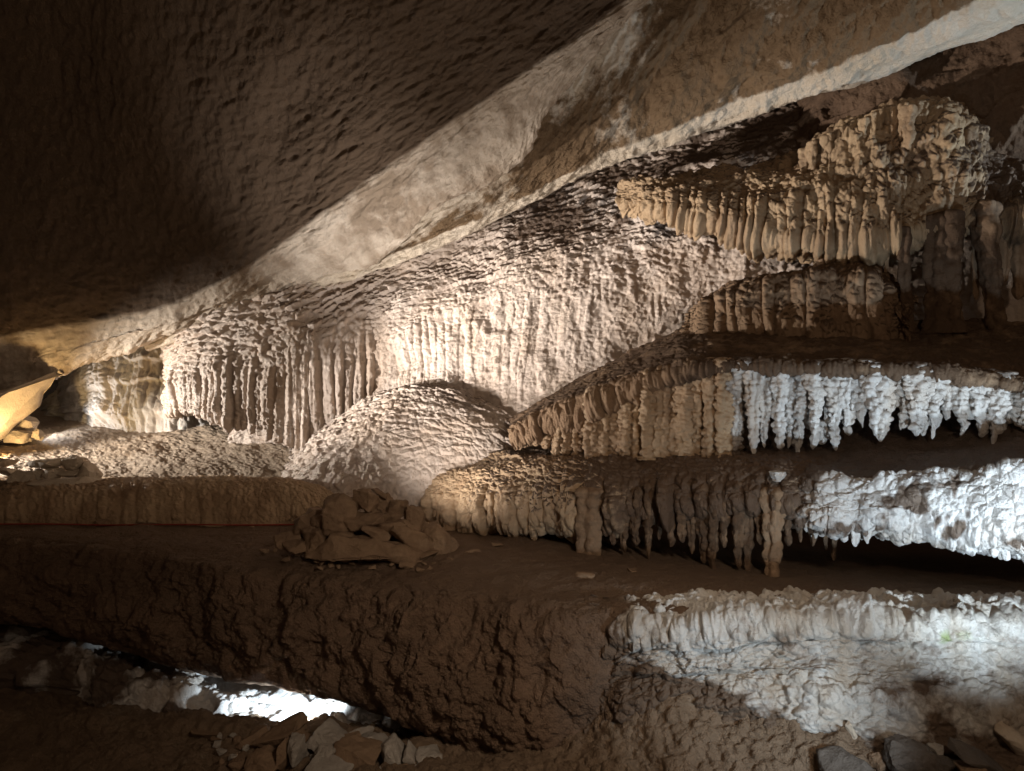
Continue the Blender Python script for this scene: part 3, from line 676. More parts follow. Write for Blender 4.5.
# drips below the body and the columns at the right
for i, (px, y0, y1, w, d) in enumerate([(668, 200, 217, 9, 7.12), (684, 203, 224, 10, 7.05), (700, 208, 230, 11, 6.96), (716, 214, 236, 12, 6.9), (733, 222, 241, 13, 6.82), (752, 226, 240, 12, 6.75), (768, 228, 247, 13, 6.68), (788, 234, 262, 15, 6.58), (806, 236, 258, 14, 6.5), (822, 240, 272, 17, 6.42), (842, 240, 276, 18, 6.35), (858, 236, 270, 15, 6.3), (874, 236, 262, 9, 6.26), (886, 238, 274, 8, 6.24)]):
    hang(drp, px, y0 - 14, y1, d, w * 1.2, M['flow_ochre'], 330 + i, wtip=w * .3, silt=lambda P, vf: .15 + .4 * fbm(P * 2.5, 3, 6), wob=.5, nu=28, nv=44, cell=.045, amp=.4, squash=1.1)
for i, (px, y0, y1, w, wt, d, ln) in enumerate([(902, 226, 332, 14, 7, 5.98, .05), (936, 214, 334, 20, 18, 6.0, .02), (950, 210, 334, 24, 20, 5.98, .0), (984, 200, 338, 24, 11, 5.92, .10)]):
    hang(drp, px, y0, y1, d, w, M['flow_brown'], 350 + i, wtip=wt, name='column', silt=lambda P, vf: .68 + .4 * fbm(P * 2, 3, 6), nu=44, nv=120, cell=.07, amp=.28, flare=.5, foot=.7, tip=False, lean=(ln, 0), wob=.35)
for i, (px, y0, y1, w, d) in enumerate([(966, 130, 190, 16, 6.15), (968, 178, 232, 14, 6.1)]):
    hang(drp, px, y0, y1, d, w, M['flow_brown'], 360 + i, wtip=w * .9, name='knob', silt=.45, nu=36, nv=70, cell=.08, amp=.45)
for i, (px, y0, y1, w) in enumerate([(1004, 200, 282, 16), (1018, 190, 300, 18), (1034, 185, 290, 20), (976, 236, 300, 9)]):
    hang(drp, px, y0, y1, 6.1, w, M['flow_brown'], 366 + i, wtip=w * .5, nu=30, nv=60, cell=.08, amp=.3)

# fluted row under it and the sloping brown ledge top
shf = thing('stalactite_shelf', 'wide brown ledge fringed with stalactites, whitened toward its right end', 'flowstone', tuple(U(780, 380, 5.5)))
RX = [690, 720, 760, 805, 845, 875, 900, 918]
o0 = list(zip(RX, [312, 292, 280, 272, 268, 270, 290, 300], [6.95, 6.75, 6.6, 6.5, 6.42, 6.35, 6.4, 6.1]))
o1 = list(zip(RX, [316, 298, 288, 281, 278, 282, 300, 310], [6.85, 6.5, 6.32, 6.2, 6.12, 6.05, 6.15, 5.9]))
o2 = list(zip(RX, [328, 320, 314, 310, 308, 310, 318, 325], [6.78, 6.42, 6.22, 6.1, 6.02, 5.95, 6.05, 5.8]))
o3 = list(zip(RX, [342, 344, 344, 342, 340, 338, 336, 340], [6.78, 6.42, 6.2, 6.06, 5.98, 5.92, 6.0, 5.75]))
o4 = list(zip(RX, [350, 352, 352, 350, 348, 346, 344, 348], [6.9, 6.55, 6.35, 6.2, 6.1, 6.05, 6.1, 5.9]))
patch('fluted_riser', [o0, o1, o2, o3, o4], 420, 170, lambda c: fbm(v3(c.s, c.t) * 2, 3, 181) * .05 + flutes(c, .11, .055, 182, .8) * sst(.12, .35, c.v) + fbm(v3(c.s, c.t) * 5, 4, 187) * .03 + popcorn(c, .06, .02, 183) + popcorn(c, .13, .03, 186), M['flow_brown'], shf, silt=lambda c: .18 + .5 * sst(.1, .7, c.N2[:, 2]) + .3 * fbm(v3(c.s, c.t) * 2, 3, 184))
TX = [512, 545, 580, 620, 665, 710, 760, 820, 900, 980, 1050, 1220]
u0 = list(zip(TX, [424, 402, 382, 360, 338, 318, 300, 320, 322, 322, 326, 335], [7.45, 7.35, 7.3, 7.2, 7.1, 6.95, 6.75, 6.45, 6.3, 6.1, 5.8, 5.3]))
u1 = list(zip(TX, [425, 404, 386, 366, 348, 336, 334, 338, 338, 340, 346, 358], [7.1, 6.95, 6.8, 6.68, 6.5, 6.35, 6.2, 6.08, 5.95, 5.8, 5.55, 5.0]))
u2 = list(zip(TX, [426, 406, 390, 373, 359, 351, 350, 352, 352, 356, 366, 380], [6.9, 6.72, 6.55, 6.4, 6.2, 6.0, 5.85, 5.68, 5.5, 5.3, 5.1, 4.7]))
u3 = list(zip(TX, [430, 412, 396, 381, 369, 362, 361, 363, 365, 372, 384, 398], [6.78, 6.58, 6.38, 6.18, 5.98, 5.76, 5.6, 5.42, 5.22, 5.05, 4.92, 4.55]))
u4 = list(zip(TX, [440, 428, 418, 400, 380, 370, 368, 370, 372, 380, 392, 406], [6.78, 6.58, 6.38, 6.18, 5.96, 5.74, 5.58, 5.40, 5.2, 5.03, 4.9, 4.55]))
u5 = list(zip(TX, [442, 434, 428, 404, 380, 368, 366, 368, 370, 378, 390, 404], [7.1, 6.95, 6.8, 6.6, 6.4, 6.2, 6.0, 5.8, 5.6, 5.45, 5.3, 4.9]))
def d_top(c):
    Q = v3(c.s, c.t)
    lowe = sst(.52, .7, c.v)
    return fbm(Q * 1.6, 3, 191) * .05 + popcorn(c, .06, .018, 192) + fbm(Q * 5, 4, 193) * .022 + lowe * (np.interp(c.u, [.3, .5], [1, .15]) * (flutes(c, .14, .022, 194) + popcorn(c, .10, .035, 195)) + popcorn(c, .045, .022, 189) + fbm(Q * 12, 3, 188) * .012) + ridged(v3(c.s * 2 + c.t * 2, c.t * 5), 3, 196) * .02
patch('ledge_top', [u0, u1, u2, u3, u4, u5], 720, 220, d_top, M['flow_brown'], shf, silt=lambda c: .62 + .3 * fbm(v3(c.s, c.t) * 1.8, 3, 197) - .75 * sst(.58 , .70, c.v + .05 * fbm(v3(c.s, c.t) * 4, 2, 198)) * sst(.42, .25, c.u))

def top_line(px): return np.interp(px, TX, [u[1] for u in u3]), np.interp(px, TX, [u[2] for u in u3])
k = 0
rn = random.Random(11)
# tan tubes of the left half: short at the left tip, reaching the lower mass to the right
px = 531.
while px < 728:
    ty, d = top_line(px)
    t = (px - 531) / 197
    bot = np.interp(px, [531, 548, 565, 590, 640, 690, 728], [443, 450, 458, 464, 458, 458, 462]) + rn.uniform(-3, 2)
    w = rn.uniform(13, 18) * (0.85 + .35 * t)
    wt = w * rn.uniform(.72, 1.0) if px > 585 else w * .6
    if 680 < px < 705 and k % 2: wt = w * .5
    hang(shf, px, ty - 5, bot, d + rn.uniform(-.02, .09), w, M['flow_tan'], 400 + k, wtip=wt, nu=40, nv=110, cell=.042, amp=.6, foot=.25 if px > 585 else 0, tip=px < 585, beadz=.8, squash=1.2, lean=(-.05 * (1 - t), 0), silt=.12)
    px += w * .74; k += 1
# white stalactites of the right half
W_ = [(737, 470, 23), (748, 456, 13), (757, 452, 13), (768, 451, 17), (779, 449, 14), (787, 453, 13), (803, 452, 16), (817, 448, 14), (831, 454, 17), (845, 430, 15), (853, 432, 14), (862, 424, 16), (872, 431, 15), (882, 438, 18), (893, 418, 14), (905, 425, 15), (914, 434, 19), (926, 432, 20), (938, 432, 17), (950, 416, 12), (961, 433, 15), (976, 439, 21), (986, 441, 12), (1001, 439, 22), (1016, 428, 16), (1032, 440, 22), (1050, 432, 20), (1072, 444, 22)]
for i, (px, bot, w) in enumerate(W_):
    ty, d = top_line(px)
    mt = M['flow_white'] 
    hang(shf, px, ty - 3 + rn.uniform(-3, 6), bot + rn.uniform(-6, 5), d + rn.uniform(-.03, .07), w * rn.uniform(.95, 1.35), mt, 460 + i, wtip=w * rn.uniform(.15, .5), nu=44, nv=100, cell=rn.uniform(.036, .055), amp=.6, beadz=.8, squash=1.1, wob=.5, flare=.3, lean=(rn.uniform(-.04, .04), 0),
         silt=lambda P, vf, r=rn.random(), q=max(0, .34 - .09 * i): .08 + q + .55 * fbm(P * 2.6 + r * 9, 3, 5) + .5 * sst(.12, .0, vf))
for i in range(16):
    px = rn.uniform(740, 1040); ty, d = top_line(px)
    hang(shf, px, ty + 8, rn.uniform(408, 452), d + rn.uniform(-.03, .12), rn.uniform(5, 9), M['flow_white'], 680 + i, wtip=3, nu=22, nv=60, cell=.035, amp=.4, wob=.6, silt=.1)
for i, (px, y0, bot, w) in enumerate([(760, 374, 420, 15), (793, 378, 425, 16), (810, 376, 430, 15), (838, 376, 420, 18), (868, 376, 412, 20), (898, 380, 408, 20), (930, 384, 414, 22), (970, 392, 420, 22), (1008, 396, 424, 24), (795, 420, 447, 12), (822, 426, 445, 12)]):
    ty, d = top_line(px)
    hang(shf, px, y0 - 6, bot, d + .10, w * 1.2, M['flow_white'], 500 + i, wtip=w * .5, nu=34, nv=60, cell=.06, amp=.45, silt=.2)

# lower flowstone mass with its own hanging fringe
low = thing('lower_drapery', 'brown bulging flowstone with long dripping stalactites above the bench', 'flowstone', tuple(U(590, 568, 5.7)))
NX = [425, 455, 490, 530, 570, 620, 670, 720, 765, 800, 840]
n0 = list(zip(NX, [470, 462, 455, 452, 452, 448, 446, 446, 448, 450, 455], [7.8, 7.6, 7.35, 7.1, 6.9, 6.75, 6.6, 6.4, 6.2, 6.05, 5.9]))
n1 = list(zip(NX, [476, 472, 468, 464, 460, 456, 456, 458, 458, 460, 466], [7.35, 7.1, 6.84, 6.56, 6.36, 6.2, 6.0, 5.72, 5.55, 5.42, 5.5]))
n2 = list(zip(NX, [488, 486, 482, 478, 474, 472, 472, 470, 470, 474, 480], [7.22, 6.94, 6.66, 6.35, 6.13, 5.92, 5.74, 5.5, 5.34, 5.26, 5.35]))
n3 = list(zip(NX, [504, 502, 500, 498, 496, 496, 494, 492, 492, 494, 498], [7.16, 6.88, 6.58, 6.27, 6.03, 5.8, 5.64, 5.42, 5.27, 5.2, 5.3]))
n4 = list(zip(NX, [528, 526, 522, 524, 524, 520, 512, 508, 504, 504, 505], [7.16, 6.9, 6.6, 6.3, 6.07, 5.84, 5.68, 5.46, 5.3, 5.22, 5.3]))
n5 = list(zip(NX, [529, 526, 522, 524, 524, 518, 509, 503, 498, 498, 500], [7.2, 7.1, 6.95, 6.8, 6.6, 6.4, 6.2, 6.0, 5.8, 5.7, 5.7]))
def d_low2(c):
    Q = v3(c.s, c.t)
    g = sst(.38, .62, c.v)
    return fbm(Q * 1.5, 3, 201) * .07 + popcorn(c, .10, .045, 202, 1, .9, .4) * (.35 + .65 * g) + popcorn(c, .05, .018, 203) + flutes(c, .15, .09, 204, .7) * g + fbm(Q * 18, 3, 205) * .01
patch('body', [n0, n1, n2, n3, n4, n5], 640, 300, d_low2, M['flow_tan'], low, silt=lambda c: .20 + .45 * sst(.15, .75, c.N2[:, 2]) + .3 * fbm(v3(c.s, c.t) * 1.6, 3, 206) + .5 * sst(.35, .58, c.u) - .30 * sst(.35, .1, c.u))  # colour darkens to the right, as shade on the part lamps miss
rn = random.Random(21)
DR = [(440, 520, 12), (452, 528, 11), (466, 527, 12), (480, 522, 12), (494, 526, 12), (508, 528, 13), (520, 532, 13), (534, 541, 13), (548, 530, 12), (562, 536, 14), (576, 534, 14),
      (606, 536, 12), (613, 545, 12), (624, 549, 13), (636, 545, 13), (648, 553, 14), (659, 536, 12), (670, 547, 15), (682, 541, 13), (692, 548, 12), (704, 560, 17), (713, 568, 15), (724, 545, 13), (738, 568, 17), (748, 572, 14), (760, 540, 12), (788, 545, 16), (800, 538, 13), (812, 540, 13), (820, 530, 11), (834, 553, 9), (826, 546, 7)]
for i, (px, bot, w) in enumerate(DR):
    d = float(np.interp(px, NX, [q[2] for q in n3])) - .02 + rn.uniform(-.03, .05)
    y0 = 492 if px < 600 else rn.uniform(480, 496)
    hang(low, px, y0, bot + (0 if px < 600 else rn.uniform(0, 8)), d, w * (1.25 if px < 600 else 1.1), M['flow_tan'] if px < 600 else M['flow_brown'], 520 + i, wtip=w * (.5 if px < 600 else rn.uniform(.2, .4)), nu=36, nv=90, cell=.042, amp=.42, squash=1.1, wob=.4, silt=.1 if px < 600 else .6)  # right-hand drips coloured darker to match that painted shade
hang(low, 590, 486, 569, 5.86, 24, M['flow_brown'], 570, wtip=19, name='column', nu=48, nv=120, cell=.055, amp=.25, foot=.9, tip=False, silt=.35)
hang(low, 774, 486, 589, 5.20, 24, M['flow_brown'], 571, wtip=9, nu=48, nv=130, cell=.05, amp=.35, wob=.5, silt=.25)
hang(low, 778, 471, 482, 5.12, 15, M['flow_white'], 572, wtip=6, name='white_tip', nu=30, nv=30, cell=.05, amp=.3)

# crusted shelf at far right: brown recess floor and a ragged white edge over the black gap
cru = thing('crusted_shelf', 'thin white crusted shelf edge over the black gap at right', 'flowstone', tuple(U(920, 560, 4.7)))
VX = [770, 800, 830, 870, 910, 950, 985, 1010, 1040, 1220]
v0 = list(zip(VX, [420, 418, 416, 414, 414, 414, 412, 412, 412, 412], [6.3, 6.2, 6.1, 6.0, 5.9, 5.8, 5.6, 5.5, 5.4, 5.0]))
v1 = list(zip(VX, [452, 450, 446, 442, 438, 436, 434, 432, 432, 436], [5.8, 5.7, 5.6, 5.5, 5.4, 5.3, 5.2, 5.1, 5.0, 4.7]))
v2 = list(zip(VX, [476, 476, 476, 474, 472, 472, 468, 464, 462, 465], [5.55, 5.3, 5.14, 5.02, 4.94, 4.86, 4.80, 4.74, 4.70, 4.5]))
v3_ = list(zip(VX, [488, 486, 484, 482, 480, 480, 476, 470, 468, 470], [5.45, 5.2, 5.02, 4.9, 4.82, 4.75, 4.68, 4.62, 4.58, 4.4]))
v4 = list(zip(VX, [502, 502, 504, 504, 502, 500, 500, 505, 506, 508], [5.42, 5.16, 4.98, 4.86, 4.78, 4.72, 4.64, 4.58, 4.54, 4.35]))
v5 = list(zip(VX, [512, 518, 528, 530, 532, 536, 540, 546, 550, 552], [5.46, 5.2, 5.02, 4.92, 4.85, 4.78, 4.68, 4.6, 4.55, 4.35]))
v6 = list(zip(VX, [508, 512, 522, 522, 522, 526, 530, 538, 542, 545], [5.7, 5.65, 5.6, 5.5, 5.4, 5.3, 5.2, 5.1, 5.0, 4.8]))
def d_cru(c):
    Q = v3(c.s, c.t)
    g = sst(.36, .46, c.v)
    return fbm(Q * 2, 3, 211) * .05 + g * (popcorn(c, .075, .036, 212, 1.1, .9, .2) + popcorn(c, .036, .012, 213, 1, 1, .1) + fbm(Q * 3.5, 3, 218) * .06 + flutes(c, .16, .035, 214, 1.0) * sst(.55, .7, c.v)) + (1 - g) * ridged(v3(c.s * 2 + c.t, c.t * 5), 3, 215) * .03 + fbm(Q * 18, 3, 216) * .012
def s_cru(c):
    n = fbm(v3(c.s, c.t) * 2.4, 4, 217)
    return .95 - .95 * sst(.36, .45, c.v + .14 * n) + 3.2 * np.maximum(n - .06, 0) + .9 * sst(.26, .02, c.u)
patch('body', [v0, v1, v2, v3_, v4, v5, v6], 620, 330, d_cru, M['flow_white'], cru, silt=s_cru)
rn = random.Random(33)
for i in range(34):
    px = 806 + i * 7.4 + rn.uniform(-3, 3)
    d = float(np.interp(px, VX, [q[2] for q in v5])) - .02
    y = float(np.interp(px, VX, [q[1] for q in v5]))
    if 870 < px < 975: L = rn.uniform(6, 16)
    elif px > 975: L = rn.uniform(12, 26)
    else: L = rn.uniform(10, 26)
    hang(cru, px, y - 16, y + L - 8, d + rn.uniform(-.03, .1), rn.uniform(9, 15), M['flow_white'], 600 + i, wtip=5, nu=26, nv=44, cell=.05, amp=.45, silt=.15)
# rock under the roof of the black gap, unlit
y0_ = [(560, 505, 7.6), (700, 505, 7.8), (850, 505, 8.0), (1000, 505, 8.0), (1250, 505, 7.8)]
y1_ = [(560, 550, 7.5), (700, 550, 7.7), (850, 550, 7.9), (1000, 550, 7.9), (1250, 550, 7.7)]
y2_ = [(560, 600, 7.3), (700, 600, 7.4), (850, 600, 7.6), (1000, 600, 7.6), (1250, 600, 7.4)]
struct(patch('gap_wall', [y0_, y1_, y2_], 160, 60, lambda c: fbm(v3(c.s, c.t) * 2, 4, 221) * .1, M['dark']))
# ================================================================== LOOSE STONES
RB, RG, RP = M['rock_brown'], M['rock_grey'], M['rock_pale']
G1 = 'stones of the cairn on the bench'
CAIRN = [
 # px, py, d, w, h, ang, mat, round, dep, label
 (354, 547, 5.66, 88, 24, 4, RB, .35, .46, 'long brown slab across the front foot of the cairn'),
 (400, 551, 5.66, 44, 18, 14, RB, .2, .30, 'lower slab right of the long one at the front foot of the cairn'),
 (318, 540, 5.72, 30, 22, -20, RB, .2, .22, 'craggy stone standing at the left end of the long front slab'),
 (343, 536, 5.68, 24, 10, 12, RB, .2, .16, 'small slab lying on the long front slab of the cairn'),
 (376, 534, 5.66, 30, 13, 20, RB, .2, .18, 'tilted stone resting on the right half of the long front slab'),
 (350, 506, 5.82, 17, 14, -20, RB, .2, .14, 'small stone left of the peak of the cairn'),
 (410, 528, 5.76, 18, 12, 30, RB, .2, .14, 'small angular stone below the tilted block on the right slope'),
 (339, 515, 5.78, 33, 39, 8, RB, .5, .26, 'rounded brown boulder on the left shoulder of the cairn'),
 (364, 519, 5.76, 43, 18, -12, RB, .2, .26, 'wedge-shaped tan stone tilted in the middle of the cairn'),
 (366, 500, 5.80, 27, 20, 6, RB, .2, .20, 'blocky stone forming the peak of the cairn'),
 (379, 494, 5.90, 18, 8, 22, RB, 0, .14, 'thin dark flake jutting from behind the peak of the cairn'),
 (386, 505, 5.90, 19, 20, 0, RB, .1, .18, 'dark stone wedged just right of the cairn peak'),
 (398, 509, 5.84, 21, 21, 28, RB, .1, .18, 'angular brown stone two places right of the cairn peak'),
 (417, 519, 5.84, 28, 21, 38, RB, .0, .22, 'tilted block high on the right slope of the cairn'),
 (436, 543, 5.84, 38, 31, 38, RB, .1, .30, 'large angular boulder closing the right end of the cairn'),
 (407, 540, 5.76, 46, 28, 18, RB, .1, .34, 'broad rough stone low on the right side of the cairn'),
 (392, 517, 5.76, 17, 9, 0, RB, .2, .14, 'small tan stone right of the tilted wedge in the cairn'),
 (391, 526, 5.72, 30, 9, -6, RB, .0, .20, 'flat brown slab lying mid-height in the cairn'),
 (288, 539, 5.84, 28, 15, -8, RB, .3, .20, 'leftmost stone at the foot of the cairn'),
 (296, 547, 5.74, 28, 14, 5, RB, .4, .20, 'low rounded stone at the front left foot of the cairn'),
 (303, 524, 5.86, 22, 15, -32, RB, .1, .20, 'tilted stone on the left slope of the cairn'),
 (315, 512, 5.92, 18, 9, -6, RB, .1, .18, 'dark flat stone topping the left slope of the cairn'),
 (319, 523, 5.80, 15, 15, 10, RB, .4, .16, 'small round stone left of the rounded boulder in the cairn'),
 (313, 535, 5.84, 32, 20, 0, RB, .2, .26, 'shadowed stone low on the left of the cairn behind the long slab'),
 (352, 532, 5.90, 58, 34, 0, RB, .3, .22, 'big dark stone in the core of the cairn'),
 (397, 533, 5.90, 60, 32, 6, RB, .3, .22, 'big dark stone behind the right half of the cairn'),
 (376, 516, 5.90, 44, 26, 0, RB, .3, .2, 'dark stone under the peak at the back of the cairn'),
 (429, 555, 5.66, 20, 7, -10, RB, .0, .14, 'thin slab at the right front foot of the cairn'),
 (407, 565, 5.52, 15, 6, 4, RB, .3, .09, 'pebble lying just in front of the cairn'),
]
for i, (px, py, d, w, h, a, m, ro, dep, lab) in enumerate(CAIRN):
    rock('cairn_stone', lab, px, py, d, w * 1.04, h * 1.08, m, a, dep, seed=20 + i, rough=2.0 if i == 0 else 1.0, cat='stone', group=G1, round_=ro, silt=.35)

G2 = 'flat stones stacked on the step at left'
for i, (px, py, d, w, h, a, m, dep, lab) in enumerate([
 (67, 482, 7.50, 64, 10, -2, RP, .40, 'long flat slab at the front of the small grey stack at left'),
 (25, 478, 7.55, 24, 15, 6, RP, .24, 'dark block at the left end of the small grey stack'),
 (54, 474, 7.62, 19, 12, 0, RP, .2, 'square grey block in the middle of the small grey stack'),
 (71, 473, 7.64, 22, 9, -4, RP, .2, 'flat grey stone right of the square block in the grey stack'),
 (46, 464, 7.70, 34, 10, -5, RP, .26, 'flat slab lying on top of the small grey stack'),
 (74, 463, 7.70, 18, 15, 8, RP, .2, 'upright block on the top right of the small grey stack'),
 (90, 475, 7.66, 28, 15, 36, RP, .26, 'leaning slab at the right end of the small grey stack'),
 (39, 475, 7.64, 12, 12, 0, RP, .16, 'small stone between the two blocks of the grey stack')]):
    rock('stacked_stone', lab, px, py, d, w, h, m, a, dep, seed=60 + i, cat='stone', group=G2, silt=.2)
G3 = 'pale boulders in the lamplight at far left'
for i, (px, py, d, w, h, a, m, dep, ro, lab) in enumerate([
 (21, 436, 9.9, 30, 13, 4, RP, .36, .4, 'long pale boulder beside the leaning slab at far left'),
 (24, 424, 10.0, 19, 17, 30, RP, .3, .1, 'angular pale stone on top of the long pale boulder'),
 (38, 435, 9.85, 10, 12, 10, RP, .14, .3, 'small pale stone at the right end of the far boulders'),
 (6, 462, 7.9, 24, 11, 5, RP, .26, .2, 'lamplit stone left of the grey stack, upper of two'),
 (6, 471, 7.75, 28, 10, 8, RP, .26, .2, 'lamplit stone left of the grey stack, lower of two')]):
    rock('boulder', lab, px, py, d, w, h, m, a, dep, seed=75 + i, cat='boulder', group=G3, round_=ro, silt=0)
rock('leaning_slab', 'long pale slab leaning up to the ceiling in golden lamplight at far left', -14, 428, 9.3, 190, 32, RP, -40, .5, seed=91, cat='slab', yaw=8, silt=.0, rough=2.0)
rock('hanging_flake', 'pale flake of rock under the ceiling above the leaning slab', -4, 396, 9.6, 64, 11, RP, -14, .4, seed=92, cat='slab', yaw=0, silt=.1)

G4 = 'rubble at the bottom left'
for i, (px, py, d, w, h, a, m, dep, ro, lab) in enumerate([
 (331, 739, 4.74, 38, 25, -6, RG, .26, .1, 'largest grey angular stone at the top of the lower left rubble'),
 (360, 736, 4.84, 20, 15, 10, RG, .16, .2, 'small grey stone right of the largest one in the rubble'),
 (379, 744, 4.80, 24, 13, 14, RG, .18, .2, 'flat grey stone on the right slope of the rubble'),
 (394, 757, 4.66, 30, 20, 52, RG, .20, .0, 'pale upright slab tilting left in the lower left rubble'),
 (411, 760, 4.64, 27, 12, 62, RG, .18, .0, 'narrow upright slab behind the pale tilting one in the rubble'),
 (428, 764, 4.62, 28, 20, 6, RG, .22, .1, 'dark grey block at the right end of the rubble'),
 (353, 743, 4.72, 15, 13, 0, RB, .12, .4, 'small brown stone below the largest grey one'),
 (358, 759, 4.60, 50, 24, 10, RB, .30, .2, 'broad brown boulder in the middle of the rubble'),
 (325, 756, 4.58, 22, 16, -10, RG, .16, .2, 'grey stone left of the broad brown boulder'),
 (299, 755, 4.56, 34, 16, 80, RG, .2, .1, 'tall grey stone standing in the rubble'),
 (286, 757, 4.58, 34, 11, 88, RB, .2, .1, 'tall dark stone left of the standing grey one'),
 (300, 737, 4.76, 24, 14, 4, RB, .18, .3, 'rounded brown stone left of the largest grey one'),
 (281, 738, 4.78, 44, 20, -28, RB, .26, .2, 'long brown stone tilted on the left of the rubble'),
 (332, 770, 4.48, 46, 16, 4, RG, .26, .1, 'low flat stone at the bottom middle of the rubble'),
 (256, 740, 4.84, 30, 14, -26, RB, .2, .2, 'brown wedge at the upper left edge of the rubble'),
 (266, 764, 4.56, 34, 22, -16, RB, .24, .2, 'brown stone at the lower left edge of the rubble'),
 (240, 765, 4.60, 22, 12, 0, RB, .16, .2, 'lowest stone at the left foot of the rubble'),
 (452, 771, 4.54, 20, 9, 8, RB, .14, .2, 'small brown stone at the right foot of the rubble'),
 (210, 733, 4.95, 34, 6, 5, RB, .2, .0, 'thin brown flake on the soil left of the rubble')]):
    rock('rubble_stone', lab, px, py - 3, d, w, h, m, a, dep, seed=100 + i, cat='stone', group=G4, round_=ro, silt=.15)
G5 = 'stones at the bottom right'
for i, (px, py, d, w, h, a, m, dep, ro, lab) in enumerate([
 (847, 765, 3.74, 54, 22, -4, M['rock_dark'], .24, .1, 'flat dusty slab at the left of the lower right stones'),
 (907, 757, 3.72, 46, 36, 10, M['rock_dark'], .22, .5, 'dark rounded boulder among the lower right stones'),
 (935, 754, 3.80, 18, 20, 10, RG, .1, .3, 'pale small stone right of the dark rounded boulder'),
 (947, 765, 3.72, 27, 20, -10, M['rock_dark'], .14, .2, 'brown block right of the dark rounded boulder'),
 (981, 759, 3.70, 64, 13, 24, M['rock_dark'], .18, .1, 'long dark slab tilted across the lower right corner'),
 (1018, 743, 3.84, 50, 18, 47, RP, .16, .1, 'brightly lit cream slab standing at the lower right edge'),
 (880, 762, 3.78, 20, 17, 6, RB, .12, .3, 'small brown stone left of the dark rounded boulder'),
 (971, 768, 3.66, 28, 12, 0, RB, .12, .3, 'small stone under the long dark tilted slab'),
 (852, 735, 3.98, 32, 9, 62, RP, .08, .1, 'slender pale stone leaning on the soil above the flat slab')]):
    rock('stone', lab, px, py, d, w, h, m, a, dep, seed=140 + i, cat='stone', group=G5, round_=ro, silt=.15)
G6 = 'loose stones lying on the bench'
for i, (px, py, d, w, h, a, m, ro, lab) in enumerate([
 (585, 577, 5.18, 20, 9, 4, RB, .5, 'oval brown stone on the bench below the drip columns'),
 (472, 553, 5.80, 20, 6, 0, RB, .2, 'flat dark stone on the bench right of the cairn'),
 (497, 545, 6.05, 14, 4, 3, RB, .2, 'thin flake on the bench below the mound edge'),
 (851, 598, 4.68, 13, 5, 0, RB, .3, 'small stone at the rim above the white crusted face'),
 (905, 603, 4.62, 18, 5, 0, RG, .4, 'pale flat pebble at the rim above the white crusted face'),
 (103, 523, 6.95, 16, 6, 0, RB, .3, 'stone on the bench at the foot of the long step'),
 (252, 528, 6.75, 6, 4, 0, RB, .3, 'tiny stone on the bench near the red cable'),
 (640, 571, 5.30, 26, 6, 3, RB, .2, 'flat stone in the shade below the hanging stalactites')]):
    rock('loose_stone', lab, px, py, d, w, h, m, a, None, seed=160 + i, cat='stone', group=G6, round_=ro, silt=.4)

rn = random.Random(77)
for i in range(60):
    px = rn.uniform(215, 470); py = np.interp(px, [215, 280, 400, 470], [738, 734, 752, 766]) + rn.uniform(-2, 26)
    d = float(np.interp(py, [730, 770], [4.92, 4.5]))
    rock('pebble', 'small angular pebble scattered around the lower left rubble', px, min(py, 772), d, rn.uniform(5, 12), rn.uniform(4, 8), RB if rn.random() < .6 else RG, rn.uniform(-30, 30), None, seed=400 + i, cat='pebble', group='pebbles around the lower left rubble', round_=.2, sub=2, silt=.2)
for i in range(26):
    px = rn.uniform(262, 470); py = np.interp(px, [262, 300, 430, 470], [549, 563, 566, 552]) + rn.uniform(-5, 5)
    d = float(np.interp(py, [545, 570], [5.85, 5.46]))
    rock('pebble', 'small brown chip of stone lying around the foot of the cairn', px, py, d, rn.uniform(4, 9), rn.uniform(3, 5), RB, rn.uniform(-20, 20), None, seed=340 + i, cat='pebble', group='stone chips around the cairn', round_=.2, sub=2, silt=.4)
# thin red cable along the foot of the step
def cable(name, label, pts, r, mat):
    C = crom(np.array([U(*p) for p in pts]), 160); n = 8
    T = np.gradient(C, axis=0); T /= np.linalg.norm(T, axis=1, keepdims=True)
    B = np.cross(T, [0, 0, 1.0]); B /= np.linalg.norm(B, axis=1, keepdims=True); Nn = np.cross(B, T)
    a = np.linspace(0, 2 * np.pi, n, endpoint=False)
    P = (C[:, None] + r * (np.cos(a)[None, :, None] * B[:, None] + np.sin(a)[None, :, None] * Nn[:, None])).reshape(-1, 3)
    idx = np.arange(160 * n).reshape(160, n); nx = np.roll(idx, -1, 1)
    Q = np.stack([idx[:-1].ravel(), idx[1:].ravel(), nx[1:].ravel(), nx[:-1].ravel()], 1)
    return tag(mesh_obj(name, P, Q, mat), label, 'cable')
cable('cable', 'thin red cable along the foot of the long low step', [(-60, 524.5, 6.86), (40, 524, 6.86), (110, 525, 6.86), (180, 524.5, 6.82), (250, 525, 6.80), (330, 524, 6.78)], .007, M['cable'])

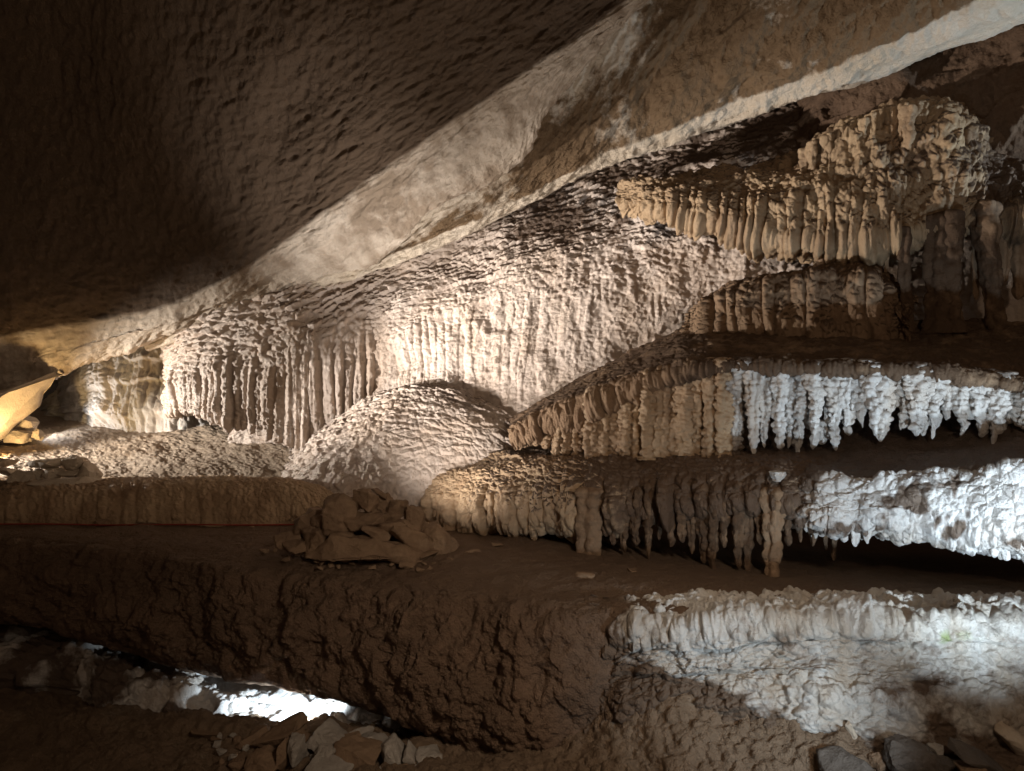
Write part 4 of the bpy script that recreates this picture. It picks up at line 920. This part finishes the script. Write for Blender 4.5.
# ================================================================== LAMPS OF THE SHOW CAVE, PLUS ADDED FILL LAMPS
def spot(name, loc, target, watts, color, angle, blend=.6, radius=.05):
    l = bpy.data.lights.new(name, 'SPOT'); l.energy = watts; l.color = color
    l.spot_size = math.radians(angle); l.spot_blend = blend; l.shadow_soft_size = radius
    o = bpy.data.objects.new(name, l); COL.objects.link(o)
    o.location = loc; o.rotation_euler = (Vector(target) - Vector(loc)).to_track_quat('-Z', 'Y').to_euler()
    return o
def point(name, loc, watts, color, radius=.05):
    l = bpy.data.lights.new(name, 'POINT'); l.energy = watts; l.color = color; l.shadow_soft_size = radius
    o = bpy.data.objects.new(name, l); COL.objects.link(o); o.location = loc
    return o
NEUT = (1.0, .93, .86); COLD = (.68, .85, 1.0); GOLD = (1.0, .68, .30)
spot('cave_or_fill_lamp', (-5.6, 6.2, .50), (1.8, 7.5, 1.7), 4800, NEUT, 50, 1.0, .06)
spot('cave_or_fill_lamp', U(368, 522, 6.12), (.9, 7.5, 4.0), 215, NEUT, 126, 1.0, .10)
spot('cave_or_fill_lamp', U(348, 518, 6.2), (-1.75, 7.7, 3.5), 400, (1.0, .96, .92), 52, 1.0, .08)
spot('cave_or_fill_lamp', (2.3, 2.85, .22), (2.55, 4.3, .72), 245, COLD, 68, 1.0, .05)
spot('cave_or_fill_lamp', (1.7, 2.6, .24), (1.35, 4.4, -.02), 130, COLD, 60, 1.0, .08)
spot('cave_or_fill_lamp', (3.7, 3.2, .48), (3.02, 5.08, 1.04), 240, COLD, 44, .5, .05)
spot('cave_or_fill_lamp', (5.4, 4.6, 2.4), U(880, 66, 6.45), 300, COLD, 44, .5, .04)
spot('cave_or_fill_lamp', (-1.46, 5.20, -.70), (-1.68, 5.75, -.86), 130, COLD, 100, .5, .03)
spot('cave_or_fill_lamp', U(-28, 462, 8.8), U(25, 440, 9.3), 120, GOLD, 125, .8, .05)
spot('cave_or_fill_lamp', U(34, 428, 10.15), U(110, 372, 9.9), 75, (.95, .97, 1.0), 150, .8, .06)
spot('cave_or_fill_lamp', U(-170, 432, 8.3), (-3.1, 9.0, 1.1), 1900, (1.0, .93, .84), 56, 1.0, .06)
point('cave_or_fill_lamp', U(990, 772, 3.92), 4, (.9, .95, 1.0), .02)
spot('cave_or_fill_lamp', (2.2, 1.0, 3.1), (-3.6, 7.2, 3.9), 330, (1.0, .80, .58), 56, 1.0, .08)  # added fill spot, brightens the upper-left ceiling
point('cave_or_fill_lamp', (1.6, .4, 2.5), 120, (1.0, .78, .58), .10)  # added weak fill on the viewer's side
spot('cave_or_fill_lamp', (1.3, 1.4, 2.7), (.35, 5.3, -.05), 210, (1.0, .82, .64), 62, 1.0, .06)  # added fill spot for the bench, cairn and lower ground
rock('boulder', 'unseen boulder added beyond the left edge to block lamp light', 0, 0, 1.0, 300, 260, RB, 0, 1.3, seed=200, cat='boulder', yaw=-10, loc=(-5.1, 6.45, .40))  # added out of view to keep the left lamp off step and cairn

# ================================================================== WORLD, CAMERA, OUTPUT
w = bpy.data.worlds.new('World'); SC.world = w; w.use_nodes = True
bg = w.node_tree.nodes['Background']
bg.inputs['Color'].default_value = (1.0, .68, .45, 1); bg.inputs['Strength'].default_value = .065
cam = bpy.data.cameras.new('camera'); co = bpy.data.objects.new('camera', cam); COL.objects.link(co)
co.location = (0, 0, CAMZ); co.rotation_euler = (math.pi / 2, 0, 0)
cam.sensor_width = 36; cam.lens = 36 * F / 1024; cam.clip_start = .05; cam.clip_end = 200
SC.camera = co
SC.view_settings.view_transform = 'Standard'
SC.view_settings.look = 'None'; SC.view_settings.gamma = 1; SC.view_settings.exposure = 0
SC.render.engine = 'CYCLES'
SC.cycles.use_denoising = True
SC.cycles.max_bounces = 5; SC.cycles.diffuse_bounces = 3; SC.cycles.glossy_bounces = 2
SC.cycles.use_light_tree = True
